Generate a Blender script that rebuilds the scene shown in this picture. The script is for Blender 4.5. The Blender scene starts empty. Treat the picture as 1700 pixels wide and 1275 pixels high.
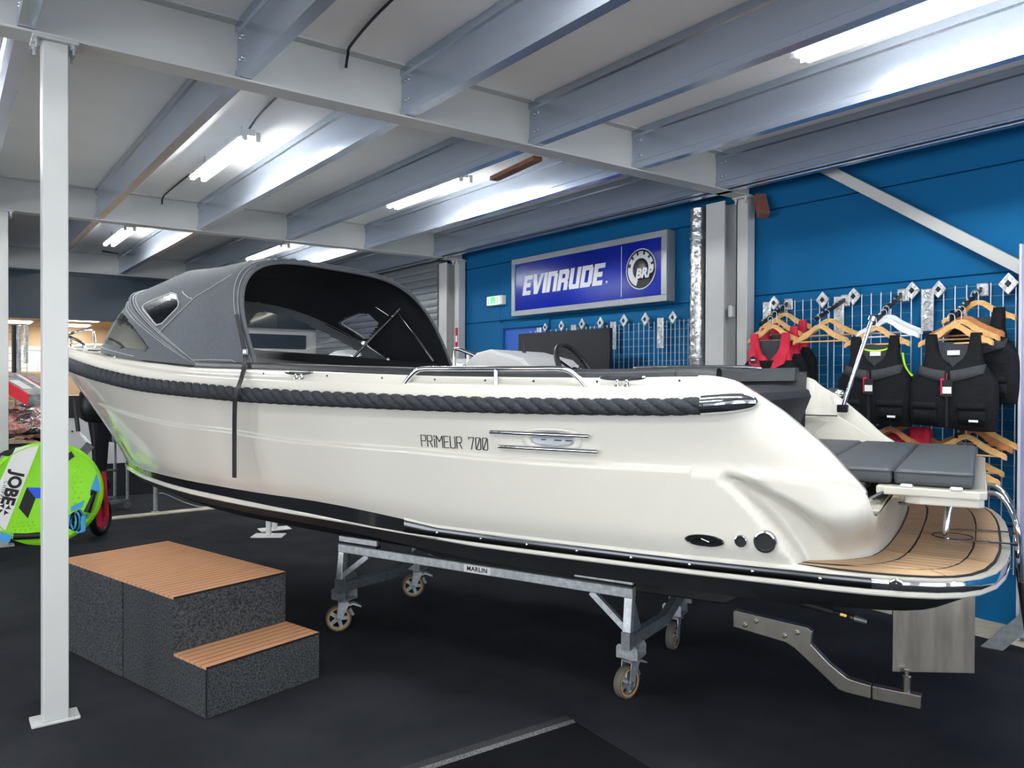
import bpy, math, random
from math import sin, cos, pi, radians, sqrt, atan2
from mathutils import Vector, Matrix
random.seed(7)
SC = bpy.context.scene
COL = SC.collection
# ------------------------------------------------------------------ camera
F_PX = 1292.0
YAW, PITCH, ROLL = radians(36.459), radians(.477), radians(.225)
EYE = Vector((0, 0, 1.55))
_f = Vector((sin(YAW), cos(YAW), 0)); _r = Vector((cos(YAW), -sin(YAW), 0)); _u = Vector((0, 0, 1))
FWD = _f * cos(PITCH) - _u * sin(PITCH); _u2 = _u * cos(PITCH) + _f * sin(PITCH)
RGT = _r * cos(ROLL) + _u2 * sin(ROLL); UPV = _u2 * cos(ROLL) - _r * sin(ROLL)
cd = bpy.data.cameras.new('camera'); cam = bpy.data.objects.new('camera', cd); COL.objects.link(cam)
cd.sensor_fit = 'HORIZONTAL'; cd.sensor_width = 36.0; cd.lens = 36.0 * F_PX / 1700.0
cd.clip_start = .05; cd.clip_end = 200
cam.matrix_world = Matrix(((RGT.x, UPV.x, -FWD.x, EYE.x), (RGT.y, UPV.y, -FWD.y, EYE.y), (RGT.z, UPV.z, -FWD.z, EYE.z), (0, 0, 0, 1)))
SC.camera = cam
# ------------------------------------------------------------------ world, exposure, daylight through the shop windows
w = bpy.data.worlds.new('world'); SC.world = w; w.use_nodes = True
bg = w.node_tree.nodes['Background']; bg.inputs[0].default_value = (.80, .88, 1, 1); bg.inputs[1].default_value = 1.0
SC.view_settings.view_transform = 'Standard'; SC.view_settings.look = 'None'
SC.view_settings.exposure = 0.92; SC.view_settings.gamma = 1.0; SC.view_settings.use_curve_mapping = False
WINDOWS_LEFT = [(-3.4, -.6), (.6, 3.4), (4.6, 7.4), (8.6, 11.4)]          # Y spans of the openings in the left wall
WINDOWS_BACK = [(-5.2, -2.2), (-.8, 2.2), (3.0, 4.9)]                        # X spans of the openings in the back wall
LEFT_X, BACK_Y, WALL_X = -7.0, -5.0, 5.45
def area(name, loc, rot, sx, sy, power, col=(1, 1, 1)):
    l = bpy.data.lights.new(name, 'AREA'); l.shape = 'RECTANGLE'; l.size = sx; l.size_y = sy; l.energy = power; l.color = col
    o = bpy.data.objects.new(name, l); COL.objects.link(o); o.location = loc; o.rotation_euler = rot
    return o
for a, b_ in WINDOWS_LEFT:
    area('window_daylight', (LEFT_X - .12, (a + b_) / 2, 1.55), (0, radians(-112), 0), 2.4, b_ - a, 78, (.97, .98, 1))
for a, b_ in WINDOWS_BACK:
    area('window_daylight', ((a + b_) / 2, BACK_Y - .12, 1.55), (radians(112), 0, 0), b_ - a, 2.4, 48, (.97, .98, 1))
TUBE_W = 56.0          # emission strength of the fluorescent tubes
# ------------------------------------------------------------------ picture-to-place helpers (a sight line cut by a real plane)
def ray(x, y): return RGT * ((x - 850) / F_PX) - UPV * ((y - 637.5) / F_PX) + FWD
def onz(x, y, z): d = ray(x, y); return EYE + d * ((z - EYE.z) / d.z)
def onx(x, y, X): d = ray(x, y); return EYE + d * (X / d.x)
def ony(x, y, Y): d = ray(x, y); return EYE + d * (Y / d.y)
def lin(c): return c / 12.92 if c <= .04045 else ((c + .055) / 1.055) ** 2.4
def hexc(h): return tuple(lin(int(h[i:i + 2], 16) / 255) for i in (0, 2, 4))
# ------------------------------------------------------------------ materials
def M(name, col, rough=.5, metal=0, var=0, vscale=6, bump=0, bscale=40, coat=0, emit=0, trans=0, alpha=1, spec=.5, aniso=None, col2=None, ior=1.45, detail=3):
    m = bpy.data.materials.new(name); m.use_nodes = True; nt = m.node_tree; p = nt.nodes['Principled BSDF']
    c = hexc(col) if isinstance(col, str) else col
    p.inputs['Base Color'].default_value = (*c, 1); p.inputs['Roughness'].default_value = rough; p.inputs['Metallic'].default_value = metal
    p.inputs['Specular IOR Level'].default_value = spec; p.inputs['IOR'].default_value = ior
    p.inputs['Coat Weight'].default_value = coat; p.inputs['Coat Roughness'].default_value = .04
    p.inputs['Transmission Weight'].default_value = trans; p.inputs['Alpha'].default_value = alpha
    if emit: p.inputs['Emission Color'].default_value = (*c, 1); p.inputs['Emission Strength'].default_value = emit
    tc = nt.nodes.new('ShaderNodeTexCoord')
    mp = nt.nodes.new('ShaderNodeMapping'); nt.links.new(tc.outputs['Object'], mp.inputs[0])
    if aniso: mp.inputs['Scale'].default_value = aniso
    if var or col2:
        n = nt.nodes.new('ShaderNodeTexNoise'); n.inputs['Scale'].default_value = vscale; n.inputs['Detail'].default_value = detail
        nt.links.new(mp.outputs[0], n.inputs['Vector'])
        r = nt.nodes.new('ShaderNodeValToRGB'); r.color_ramp.elements[0].position = .3; r.color_ramp.elements[1].position = .7
        if col2: c2 = hexc(col2) if isinstance(col2, str) else col2; a_, b_ = c, c2
        else: a_ = tuple(x * (1 - var) for x in c); b_ = tuple(min(1, x * (1 + var)) for x in c)
        r.color_ramp.elements[0].color = (*a_, 1); r.color_ramp.elements[1].color = (*b_, 1)
        nt.links.new(n.outputs[0], r.inputs[0]); nt.links.new(r.outputs[0], p.inputs['Base Color'])
    if bump:
        n2 = nt.nodes.new('ShaderNodeTexNoise'); n2.inputs['Scale'].default_value = bscale; n2.inputs['Detail'].default_value = 2
        nt.links.new(mp.outputs[0], n2.inputs['Vector'])
        bm_ = nt.nodes.new('ShaderNodeBump'); bm_.inputs['Strength'].default_value = bump; bm_.inputs['Distance'].default_value = .01
        nt.links.new(n2.outputs[0], bm_.inputs['Height']); nt.links.new(bm_.outputs[0], p.inputs['Normal'])
    return m
MT = dict(
    carpet=M('black_carpet', '212328', .95, 0, bump=.7, bscale=260, col2='2e3036', vscale=2.2, spec=.15),
    mat=M('black_mat', '141419', .95, bump=.5, bscale=300, var=.15, vscale=4, spec=.1),
    dust=M('grey_dust', '26272a', .95, col2='8e8e90', vscale=190, spec=.1, detail=5),
    dust2=M('sparse_dust', '1d1e22', .95, col2='4a4b4e', vscale=190, spec=.1, detail=6),
    concrete=M('pale_concrete', 'b4ad9c', .85, var=.2, vscale=9, bump=.2),
    ceil=M('ceiling_panel', 'f6f5f3', .55, var=.03, vscale=1.2),
    beam=M('white_painted_steel', 'bfc1bf', .42, var=.03, vscale=3),
    joist=M('galvanised_joist', 'bbc6d6', .24, .75, var=.06, vscale=3, aniso=(3, .25, 3), bump=.02, bscale=60),
    galv=M('galvanised_steel', 'b6bcbf', .42, .75, var=.22, vscale=38, bump=.05, bscale=60),
    galvd=M('dull_zinc_steel', '8f9699', .45, .8, var=.18, vscale=30),
    blue=M('blue_wall_panel', '075d90', .7, spec=.2, var=.05, vscale=1.3, bump=.03, bscale=150),
    bluedoor=M('blue_door_paint', '2b62bd', .5, var=.04, vscale=3),
    navy=M('navy_fascia', '22313f', .4, var=.08, vscale=1.4),
    lightgrey=M('light_grey_paint', 'c3c4c5', .5, var=.03),
    tan=M('warm_cream_wall', 'c9b090', .8, var=.06, vscale=2),
    shutter=M('grey_shutter_slat', '7e858a', .45, .2, var=.06),
    tube=M('fluorescent_tube', (1, 1, .97), .5, emit=TUBE_W),
    lamp=M('lit_diffuser', (1, .96, .86), .5, emit=9.0),
    reflector=M('white_reflector', 'eef0f0', .35),
    blackplastic=M('black_plastic', '17181b', .45, var=.1),
    gel=M('white_gelcoat', 'c8c6bd', .09, var=.008, vscale=2, coat=.0, spec=.35),
    hullblack=M('black_gelcoat', '15161a', .12, coat=.6, var=.05),
    antifoul=M('black_antifouling', '17181b', .6, var=.12, vscale=6, bump=.05),
    inox=M('polished_stainless', 'd8d9da', .07, 1, var=.02),
    inoxdark=M('darkened_stainless', '4c4e51', .2, 1, var=.05),
    brush=M('brushed_steel', 'a9a59c', .33, 1, var=.18, vscale=7, bump=.06, bscale=30, aniso=(1, 1, .4)),
    brushv=M('streaked_steel_plate', '8b877f', .38, 1, col2='b9b4aa', vscale=8, aniso=(2.2, 2.2, .35), detail=6),
    rope=M('charcoal_rope', '3d4045', .92, var=.25, vscale=60, bump=.8, bscale=220, spec=.15),
    fabric=M('charcoal_canvas', '5f6368', .88, var=.1, vscale=90, bump=.25, bscale=350, spec=.2),
    fabricin=M('shade_dark_canvas', '23262b', .9, var=.08, vscale=50, spec=.15),
    stitch=M('pale_thread', 'a9acae', .8, var=.05),
    vinyl=M('charcoal_vinyl', '42464b', .5, var=.07, vscale=14, bump=.12, bscale=160, spec=.35),
    vinyldark=M('black_vinyl', '25272b', .5, var=.08, vscale=14, bump=.1, bscale=120),
    teak=M('teak_plank', 'b0906f', .6, col2='c6a684', vscale=7, aniso=(.6, 14, 6), detail=5, bump=.08, bscale=40),
    teak2=M('teak_step_slat', 'b17d5a', .6, col2='c99873', vscale=7, aniso=(.7, 16, 6), detail=5, bump=.08, bscale=40),
    caulk=M('black_caulk', '15130f', .6, var=.1),
    speckle=M('speckled_carpet', '1b1c1f', .95, col2='55585b', vscale=120, bump=.8, bscale=140, spec=.1, detail=5),
    silver=M('crumpled_silver_wrap', 'd6d7d8', .28, .6, var=.3, vscale=45, bump=.9, bscale=38),
    foil=M('foil_pipe_wrap', 'c3c5c3', .3, .85, var=.25, vscale=25, bump=.8, bscale=30),
    chrome=M('chrome_wire', 'd9dee2', .25, .35, var=.05),
    wood=M('beech_hanger_wood', 'c8995c', .45, col2='dcb47a', vscale=6, aniso=(1, 5, 5), detail=4),
    wooddark=M('brown_hanger_wood', '9b6039', .45, col2='b87d50', vscale=6, aniso=(1, 5, 5), detail=4),
    whitewood=M('white_hanger_paint', 'e3e8ee', .4, var=.03),
    neo=M('black_neoprene', '15171b', .85, var=.2, vscale=20, bump=.3, bscale=70, spec=.2),
    neogrey=M('charcoal_neoprene', '3a3d42', .85, var=.12, vscale=30, bump=.2, bscale=90, spec=.2),
    red=M('red_fabric', 'c0203c', .8, var=.15, vscale=14, bump=.3, bscale=60),
    lime=M('lime_vinyl', '8ee319', .45, var=.06, vscale=8),
    limef=M('neon_green_fabric', 'a5e51b', .7, var=.05),
    white=M('matt_white_print', 'e8e8e6', .6, var=.02),
    black=M('matt_black_print', '101114', .6, var=.05),
    signblue=M('sign_blue_acrylic', '081b80', .16, col2='09239a', vscale=1.5, emit=0),
    signframe=M('sign_silver_frame', '9fa4a9', .42, .3, var=.04),
    signwhite=M('sign_white_letter', 'c9ccd2', .3, var=.02),
    brown=M('brown_timber', '7b5140', .7, var=.2, vscale=9, aniso=(6, 6, 1)),
    skyblue=M('sky_blue_print', '3f9fe0', .5, var=.08),
    royal=M('royal_blue_print', '1c55dd', .5, var=.06),
    bagred=M('red_tangled_rope_in_bag', 'd9443f', .6, col2='f3cfc8', vscale=40, bump=.6, bscale=50, detail=5),
    bagclear=M('crinkled_clear_film', (.92, .93, .95), .12, trans=.85, ior=1.2, bump=.6, bscale=30),
    boxred=M('red_carton', 'e02a3c', .5, var=.06),
    boxgrey=M('printed_grey_carton', '5d6468', .5, col2='a9aeb0', vscale=14),
    poly=M('amber_polyurethane', 'b98a4a', .5, var=.1),
    rubber=M('grey_rubber_tyre', '5d5a57', .7, var=.1),
    ribgrey=M('grey_inflatable_fabric', 'c4c6c8', .55, var=.04, vscale=5),
    panelgrey=M('dark_grey_panel', '191b22', .4, var=.04),
    brass=M('brass_fitting', 'b79a55', .3, 1, var=.1),
    green=M('lit_green_sign', (.10, .75, .28), .5, emit=.55),
    exitw=M('lit_white_sign', (.80, .95, .45), .5, emit=.5),
    purple=M('pale_banner_print', '7d7db0', .5, col2='a9abc0', vscale=1.2),
)
def pane_mat(name, tint, gloss, rough=.05, bump=0):
    m = bpy.data.materials.new(name); m.use_nodes = True; nt = m.node_tree; nt.nodes.remove(nt.nodes['Principled BSDF'])
    t = nt.nodes.new('ShaderNodeBsdfTransparent'); t.inputs[0].default_value = (*tint, 1); g = nt.nodes.new('ShaderNodeBsdfGlossy'); g.inputs['Roughness'].default_value = rough
    x = nt.nodes.new('ShaderNodeMixShader'); f = nt.nodes.new('ShaderNodeFresnel'); f.inputs[0].default_value = gloss
    n = nt.nodes.new('ShaderNodeTexNoise'); n.inputs['Scale'].default_value = 14; b = nt.nodes.new('ShaderNodeBump'); b.inputs['Strength'].default_value = bump; b.inputs['Distance'].default_value = .02
    nt.links.new(n.outputs[0], b.inputs['Height']); nt.links.new(b.outputs[0], g.inputs['Normal'])
    nt.links.new(f.outputs[0], x.inputs[0]); nt.links.new(t.outputs[0], x.inputs[1]); nt.links.new(g.outputs[0], x.inputs[2]); nt.links.new(x.outputs[0], nt.nodes['Material Output'].inputs[0])
    return m
MT['clear'] = pane_mat('clear_vinyl', (.93, .94, .94), 1.32, .05, .10); MT['smoke'] = pane_mat('smoked_vinyl', (.42, .41, .48), 1.12, .1, .05)
MT['bagclear'] = pane_mat('crinkled_clear_film', (.9, .9, .92), 1.6, .12, .9)
MT['consolegrey'] = M('satin_white_moulding', 'c9cacb', .4, var=.03)
# ------------------------------------------------------------------ mesh helpers
def tag(o, label=None, cat=None, group=None, kind=None):
    if label: o['label'] = label
    if cat: o['category'] = cat
    if group: o['group'] = group
    if kind: o['kind'] = kind
    return o
def thing(name, label, cat, loc=(0, 0, 0), rz=0, group=None):
    o = bpy.data.objects.new(name, None); COL.objects.link(o); o.empty_display_size = .05
    o.location = loc; o.rotation_euler = (0, 0, rz)
    return tag(o, label, cat, group)
class MB:
    def __init__(s, off=(0, 0, 0)): s.v = []; s.f = []; s.o = Vector(off)
    def add(s, vs, fs):
        k = len(s.v); s.v += [tuple(Vector(v)) for v in vs]; s.f += [tuple(k + i for i in f) for f in fs]; return s
    def box(s, a, b):
        x0, y0, z0 = (min(a[i], b[i]) for i in range(3)); x1, y1, z1 = (max(a[i], b[i]) for i in range(3))
        return s.add([(x0, y0, z0), (x1, y0, z0), (x1, y1, z0), (x0, y1, z0), (x0, y0, z1), (x1, y0, z1), (x1, y1, z1), (x0, y1, z1)],
                     [(0, 3, 2, 1), (4, 5, 6, 7), (0, 1, 5, 4), (1, 2, 6, 5), (2, 3, 7, 6), (3, 0, 4, 7)])
    def rbox(s, a, b, r=.006):
        """box with chamfered vertical and horizontal edges"""
        x0, y0, z0 = (min(a[i], b[i]) for i in range(3)); x1, y1, z1 = (max(a[i], b[i]) for i in range(3))
        r = min(r, (x1 - x0) / 2.2, (y1 - y0) / 2.2, (z1 - z0) / 2.2)
        def ring(z, k):
            return [(x0 + r, y0 + k, z), (x1 - r, y0 + k, z), (x1 - k, y0 + r, z), (x1 - k, y1 - r, z), (x1 - r, y1 - k, z), (x0 + r, y1 - k, z), (x0 + k, y1 - r, z), (x0 + k, y0 + r, z)]
        rings = [ring(z0, r), ring(z0 + r, 0), ring(z1 - r, 0), ring(z1, r)]
        return s.loft(rings, True, True)
    def loft(s, rings, closed=True, caps=False):
        n = len(rings[0]); vs = [p for r in rings for p in r]; fs = []
        for i in range(len(rings) - 1):
            for j in range(n if closed else n - 1):
                k = (j + 1) % n; fs.append((i * n + j, i * n + k, (i + 1) * n + k, (i + 1) * n + j))
        if caps: fs.append(tuple(range(n - 1, -1, -1))); fs.append(tuple((len(rings) - 1) * n + j for j in range(n)))
        return s.add(vs, fs)
    def tube(s, pts, r, n=10, caps=True, closed=False):
        pts = [Vector(p) for p in pts]; m = len(pts); rr = r if isinstance(r, (list, tuple)) else [r] * m
        t0 = (pts[1] - pts[0]).normalized(); nrm = t0.orthogonal().normalized(); rings = []
        for i, p in enumerate(pts):
            if closed: t = (pts[(i + 1) % m] - pts[i - 1]).normalized()
            elif i == 0: t = t0
            elif i == m - 1: t = (pts[i] - pts[i - 1]).normalized()
            else:
                t = ((pts[i + 1] - p).normalized() + (p - pts[i - 1]).normalized())
                t = t.normalized() if t.length > 1e-6 else (p - pts[i - 1]).normalized()
            nrm = (nrm - t * nrm.dot(t)).normalized(); bi = t.cross(nrm)
            rings.append([p + (nrm * cos(2 * pi * j / n) + bi * sin(2 * pi * j / n)) * rr[i] for j in range(n)])
        if closed: rings.append(rings[0])
        return s.loft(rings, True, caps and not closed)
    def bar(s, a, b, w, h, up=(0, 0, 1)):
        """rectangular bar from a to b, w across, h along up"""
        a, b, up = Vector(a), Vector(b), Vector(up); t = (b - a).normalized()
        sd = t.cross(up).normalized(); u = sd.cross(t).normalized(); r = []
        for p in (a, b): r.append([p - sd * w / 2 - u * h / 2, p + sd * w / 2 - u * h / 2, p + sd * w / 2 + u * h / 2, p - sd * w / 2 + u * h / 2])
        return s.loft(r, True, True)
    def lathe(s, prof, c, ax=(0, 0, 1), n=20, caps=True):
        ax = Vector(ax).normalized(); u = ax.orthogonal().normalized(); v = ax.cross(u); c = Vector(c)
        return s.loft([[c + ax * h + (u * cos(2 * pi * j / n) + v * sin(2 * pi * j / n)) * max(r, 1e-5) for j in range(n)] for r, h in prof], True, caps)
    def prism(s, poly, vec):
        vec = Vector(vec); n = len(poly); a = [Vector(p) for p in poly]; return s.loft([a, [p + vec for p in a]], True, True)
    def build(s, name, m, parent=None, smooth=False, sub=0, angle=40, solid=0, bev=0):
        me = bpy.data.meshes.new(name); me.from_pydata([tuple(Vector(v) - s.o) for v in s.v], [], s.f); me.update()
        me.materials.append(MT[m] if isinstance(m, str) else m)
        o = bpy.data.objects.new(name, me); COL.objects.link(o)
        if parent is not None: o.parent = parent
        if smooth:
            for p in me.polygons: p.use_smooth = True
            if angle < 180:
                try: me.set_sharp_from_angle(angle=radians(angle))
                except Exception: pass
        if solid: md = o.modifiers.new('solid', 'SOLIDIFY'); md.thickness = solid; md.offset = -1
        if bev: md = o.modifiers.new('bevel', 'BEVEL'); md.width = bev; md.segments = 2; md.limit_method = 'ANGLE'
        if sub: md = o.modifiers.new('sub', 'SUBSURF'); md.levels = sub; md.render_levels = sub
        return o
def curve_pts(pts, k=6):
    """Catmull-Rom through the points"""
    P = [Vector(p) for p in pts]; out = []
    for i in range(len(P) - 1):
        a = P[max(i - 1, 0)]; b = P[i]; c = P[i + 1]; d = P[min(i + 2, len(P) - 1)]
        for j in range(k):
            t = j / k; out.append(.5 * ((2 * b) + (c - a) * t + (2 * a - 5 * b + 4 * c - d) * t * t + (3 * b - a - 3 * c + d) * t ** 3))
    out.append(P[-1]); return out
def pchip(xs, ys):
    n = len(xs); h = [xs[i + 1] - xs[i] for i in range(n - 1)]; d = [(ys[i + 1] - ys[i]) / h[i] for i in range(n - 1)]; m = [0.0] * n
    for i in range(1, n - 1):
        if d[i - 1] * d[i] > 0:
            w1 = 2 * h[i] + h[i - 1]; w2 = h[i] + 2 * h[i - 1]; m[i] = (w1 + w2) / (w1 / d[i - 1] + w2 / d[i])
    m[0] = d[0]; m[-1] = d[-1]
    def f(x):
        x = min(max(x, xs[0]), xs[-1]); i = 0
        while i < n - 2 and x > xs[i + 1]: i += 1
        t = (x - xs[i]) / h[i]
        return ys[i] * (1 + 2 * t) * (1 - t) ** 2 + m[i] * h[i] * t * (1 - t) ** 2 + ys[i + 1] * t * t * (3 - 2 * t) + m[i + 1] * h[i] * t * t * (t - 1)
    return f
def inside(pt, poly):
    x, y = pt[0], pt[1]; c = False
    for i in range(len(poly)):
        x0, y0 = poly[i - 1][0], poly[i - 1][1]; x1, y1 = poly[i][0], poly[i][1]
        if (y0 > y) != (y1 > y) and x < (x1 - x0) * (y - y0) / (y1 - y0 + 1e-12) + x0: c = not c
    return c
def smooth01(x): x = min(1, max(0, x)); return x * x * (3 - 2 * x)
def lettering(name, text, size, m, parent, mat4, extrude=.001, shear=0, offset=0, space=1, align='CENTER'):
    c = bpy.data.curves.new('txt', 'FONT'); c.body = text; c.size = size; c.extrude = extrude; c.shear = shear; c.offset = offset
    c.space_character = space; c.align_x = align; c.align_y = 'CENTER'; c.resolution_u = 3
    t = bpy.data.objects.new('txt', c); COL.objects.link(t); bpy.context.view_layer.update()
    me = bpy.data.meshes.new_from_object(t.evaluated_get(bpy.context.evaluated_depsgraph_get()))
    bpy.data.objects.remove(t); me.name = name; me.transform(mat4); me.materials.clear(); me.materials.append(MT[m])
    o = bpy.data.objects.new(name, me); COL.objects.link(o); o.parent = parent
    return o
def frame4(o, x, y):
    """4x4 with local x, y axes and origin o"""
    x, y = Vector(x).normalized(), Vector(y).normalized(); z = x.cross(y).normalized(); y = z.cross(x); o = Vector(o)
    return Matrix(((x.x, y.x, z.x, o.x), (x.y, y.y, z.y, o.y), (x.z, y.z, z.z, o.z), (0, 0, 0, 1)))
def copy_tree(o, parent=None):
    c = o.copy(); COL.objects.link(c); c.parent = parent
    for ch in [k for k in bpy.data.objects if k.parent is o]: copy_tree(ch, c)
    return c
# ================================================================== the setting
ZB, ZC = 3.04, 3.345               # underside of the beams, underside of the deck
def struct(mb, name, m, **k): return tag(mb.build(name, m, **k), kind='structure')
BK = 19.0                          # far end of the annex
floor = struct(MB().box((LEFT_X - .2, BACK_Y - .2, -.1), (5.05, BK, 0)), 'floor', 'carpet')
struct(MB().box((5.05, BACK_Y - .2, -.1), (WALL_X + .2, BK, -.004)), 'trim_1', 'concrete')
# carpet edge, dusty square and the darker mat
a, b_, c_ = onz(957, 1203, 0), onz(740, 1275, 0), onz(1075, 1275, 0)
u, v = Vector((-1, .03, 0)), Vector((-.06, -1, 0))
mat = MB()
p = [a, a + u * 1.6, a + u * 1.6 + v * 1.3, a + v * 1.3]
mat.prism([(q.x, q.y, .001) for q in p], (0, 0, .011))
tag(mat.build('floor_mat', 'mat', bev=.003), 'dark rectangular floor mat lying on the black carpet in front', 'mat')
for w_, o_, m_ in ((.05, 0, 'dust'), (.10, .001, 'dust2')):
    q = [a - v * w_ - u * .02, a + u * 1.6 - v * w_, a + u * 1.6, a]
    dm = MB().prism([(t.x, t.y, .0004 - o_ * .2) for t in q], (0, 0, .0012 - o_)).build('dust_line', m_)
    tag(dm, 'dense pale dust right along the left edge of the floor mat' if m_ == 'dust' else 'thin scattered dust fading away from the floor mat', 'dust', kind='stuff')
q = [a - u * .016 - v * .0, a, a + v * 1.3, a - u * .016 + v * 1.3]
tag(MB().prism([(t.x, t.y, .0004) for t in q], (0, 0, .001)).build('dust_line', 'dust2'), 'faint dust along the right edge of the floor mat', 'dust', kind='stuff')
# walls
wr = struct(MB().box((WALL_X + .03, BACK_Y - .2, -.1), (WALL_X + .2, 13.0, 3.6)), 'wall_right', 'blue')
zz = [-.1, .62, 1.4, 2.23, 2.92, 3.6]
for i in range(5):                                                     # the cladding panels with recessed joints
    for (y0, y1) in ((BACK_Y - .2, 4.2), (4.2, 6.67), (7.62, 8.45)):
        MB().rbox((WALL_X, y0 + .001, zz[i] + .004), (WALL_X + .04, y1 - .001, zz[i + 1] - .004), .004).build('wall_panel', 'blue', wr)
MB().rbox((WALL_X, 6.671, 2.234), (WALL_X + .04, 7.619, 2.916), .004).build('wall_panel', 'blue', wr)
MB().rbox((WALL_X, 6.671, 2.924), (WALL_X + .04, 7.619, 3.6), .004).build('wall_panel', 'blue', wr)
wl = MB(); ys = [BACK_Y - .2] + [t for s_ in WINDOWS_LEFT for t in s_] + [BK]
for i in range(0, len(ys), 2): wl.box((LEFT_X - .2, ys[i], 0), (LEFT_X, ys[i + 1], 3.6))
for s_ in WINDOWS_LEFT: wl.box((LEFT_X - .2, s_[0], 0), (LEFT_X, s_[1], .3)); wl.box((LEFT_X - .2, s_[0], 2.8), (LEFT_X, s_[1], 3.6))
struct(wl, 'wall_left', 'lightgrey')
wk = MB(); xs = [LEFT_X - .2] + [t for s_ in WINDOWS_BACK for t in s_] + [WALL_X + .2]
for i in range(0, len(xs), 2): wk.box((xs[i], BACK_Y - .2, 0), (xs[i + 1], BACK_Y, 3.6))
for s_ in WINDOWS_BACK: wk.box((s_[0], BACK_Y - .2, 0), (s_[1], BACK_Y, .3)); wk.box((s_[0], BACK_Y - .2, 2.8), (s_[1], BACK_Y, 3.6))
struct(wk, 'wall_back', 'lightgrey')
for k, s_ in enumerate(WINDOWS_LEFT):
    f_ = MB(); n_ = 3
    for i in range(n_ + 1): yy = s_[0] + (s_[1] - s_[0]) * i / n_; f_.box((LEFT_X - .14, yy - .03, .3), (LEFT_X - .08, yy + .03, 2.8))
    f_.box((LEFT_X - .14, s_[0], .3), (LEFT_X - .08, s_[1], .36)); f_.box((LEFT_X - .14, s_[0], 2.74), (LEFT_X - .08, s_[1], 2.8))
    struct(f_, 'window_%d' % (k + 1), 'beam')
# ceiling deck with beams, joists, edge angle
cl = struct(MB().box((LEFT_X - .2, BACK_Y - .2, ZC), (WALL_X + .2, 12.95, ZC + .25)), 'ceiling', 'ceil')
def ibeam(y, x0, x1):
    m = MB(); m.box((x0, y - .07, ZB), (x1, y + .07, ZB + .012)); m.box((x0, y - .004, ZB + .012), (x1, y + .004, ZC - .012)); m.box((x0, y - .07, ZC - .012), (x1, y + .07, ZC))
    return m.build('steel_beam', 'beam', cl)
BY = [-.34, 4.035, 8.41, 12.785]
for y in BY: ibeam(y, LEFT_X, 5.41)
JX = [4.98 - .94 * k for k in range(13)]
def joist(x, y0, y1):
    """sigma profile swept along y: top flange, stepped web, bottom flange with lip"""
    zt, zb = ZC - .002, ZB + .014
    pr = [(.065, zt), (0, zt), (0, zt - .045), (.012, zt - .055), (.012, zb + .055), (0, zb + .045), (0, zb), (.065, zb), (.065, zb + .018)]
    t = .003; back = [(.062, zb + .018), (.062, zb + t), (t, zb + t), (t, zb + .046), (.012 + t, zb + .056), (.012 + t, zt - .056), (t, zt - .046), (t, zt - t), (.065, zt - t)]
    pl = [(x + a_, y0, z) for a_, z in pr + back]
    j = MB().prism(pl, (0, y1 - y0, 0)).build('ceiling_joist', 'joist', cl)
    bl = MB()
    for yy in (y0 + .05, y0 + .085, y1 - .05, y1 - .085):
        for z in (zb + .09, zt - .09): bl.lathe([(.0, -.012), (.006, -.011), (.011, -.004), (.011, .004)], (x + .012, yy, z), (1, 0, 0), 8)
    bl.build('joist_bolts', 'galv', j)
for i in range(3):
    for x in JX: joist(x, BY[i] + .008, BY[i + 1] - .008)
for x in JX[:9]: joist(x, BACK_Y, BY[0] - .008)
m = MB()
m.box((5.112, BACK_Y, ZB), (5.118, 12.7, ZB + .11)); m.box((5.06, BACK_Y, ZB), (5.112, 12.7, ZB + .006)); m.build('edge_angle', 'joist', cl)
# timber offcuts tucked at the beam
tb = MB().bar(onz(820, 297, 3.06), onz(893, 263, 3.06), .07, .03)
tag(tb.build('timber_offcut', 'brown'), 'dark brown timber strip wedged under the ceiling beside a joist', 'timber')
p0 = Vector((5.375, 3.905, 3.03)); p1 = onx(1268, 358, 5.33)
tb = MB().bar(p0, p1, .085, .07)
tag(tb.build('timber_block', 'brown', bev=.004), 'short brown timber block sticking out beside the post on the blue wall', 'timber')
# posts
def post(x, y, label, e=.095):
    t = thing('steel_post', label, 'post', (x, y, 0), 0, 'white steel posts under the beams')
    MB().rbox((-.05, -.05, .012), (.05, .05, ZB - .013), .004).build('shaft', 'beam', t, bev=0)
    MB().rbox((-.095, -.06, 0), (min(e, .095), .06, .014), .003).build('base_plate', 'beam', t)
    MB().rbox((-.09, -.075, ZB - .013), (min(e, .09), .075, ZB - .0005), .003).build('cap_plate', 'beam', t)
    for sx in ((-.072, .072) if e > .07 else (-.072,)):
        for sy in (-.05, .05):
            MB().lathe([(0, -.045), (.007, -.044), (.007, -.02), (.014, -.02), (.014, -.006), (.018, -.006), (.018, 0)], (sx, sy, ZB - .013), (0, 0, 1), 8).build('bolt', 'galv', t)
    return t
pb = onz(92, 1197, 0)
post(pb.x, 4.035, 'tall white square steel post nearest the camera, left of the wooden steps')
post(ony(7, 600, 8.41).x - .02, 8.41, 'white steel post cut by the left edge, behind the wire grid')
post(5.38, 4.035, 'white steel post against the blue wall beside the foil wrapped pipe', .06)
post(5.38, 8.41, 'white steel post against the wall by the grey shutter', .06)
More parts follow.
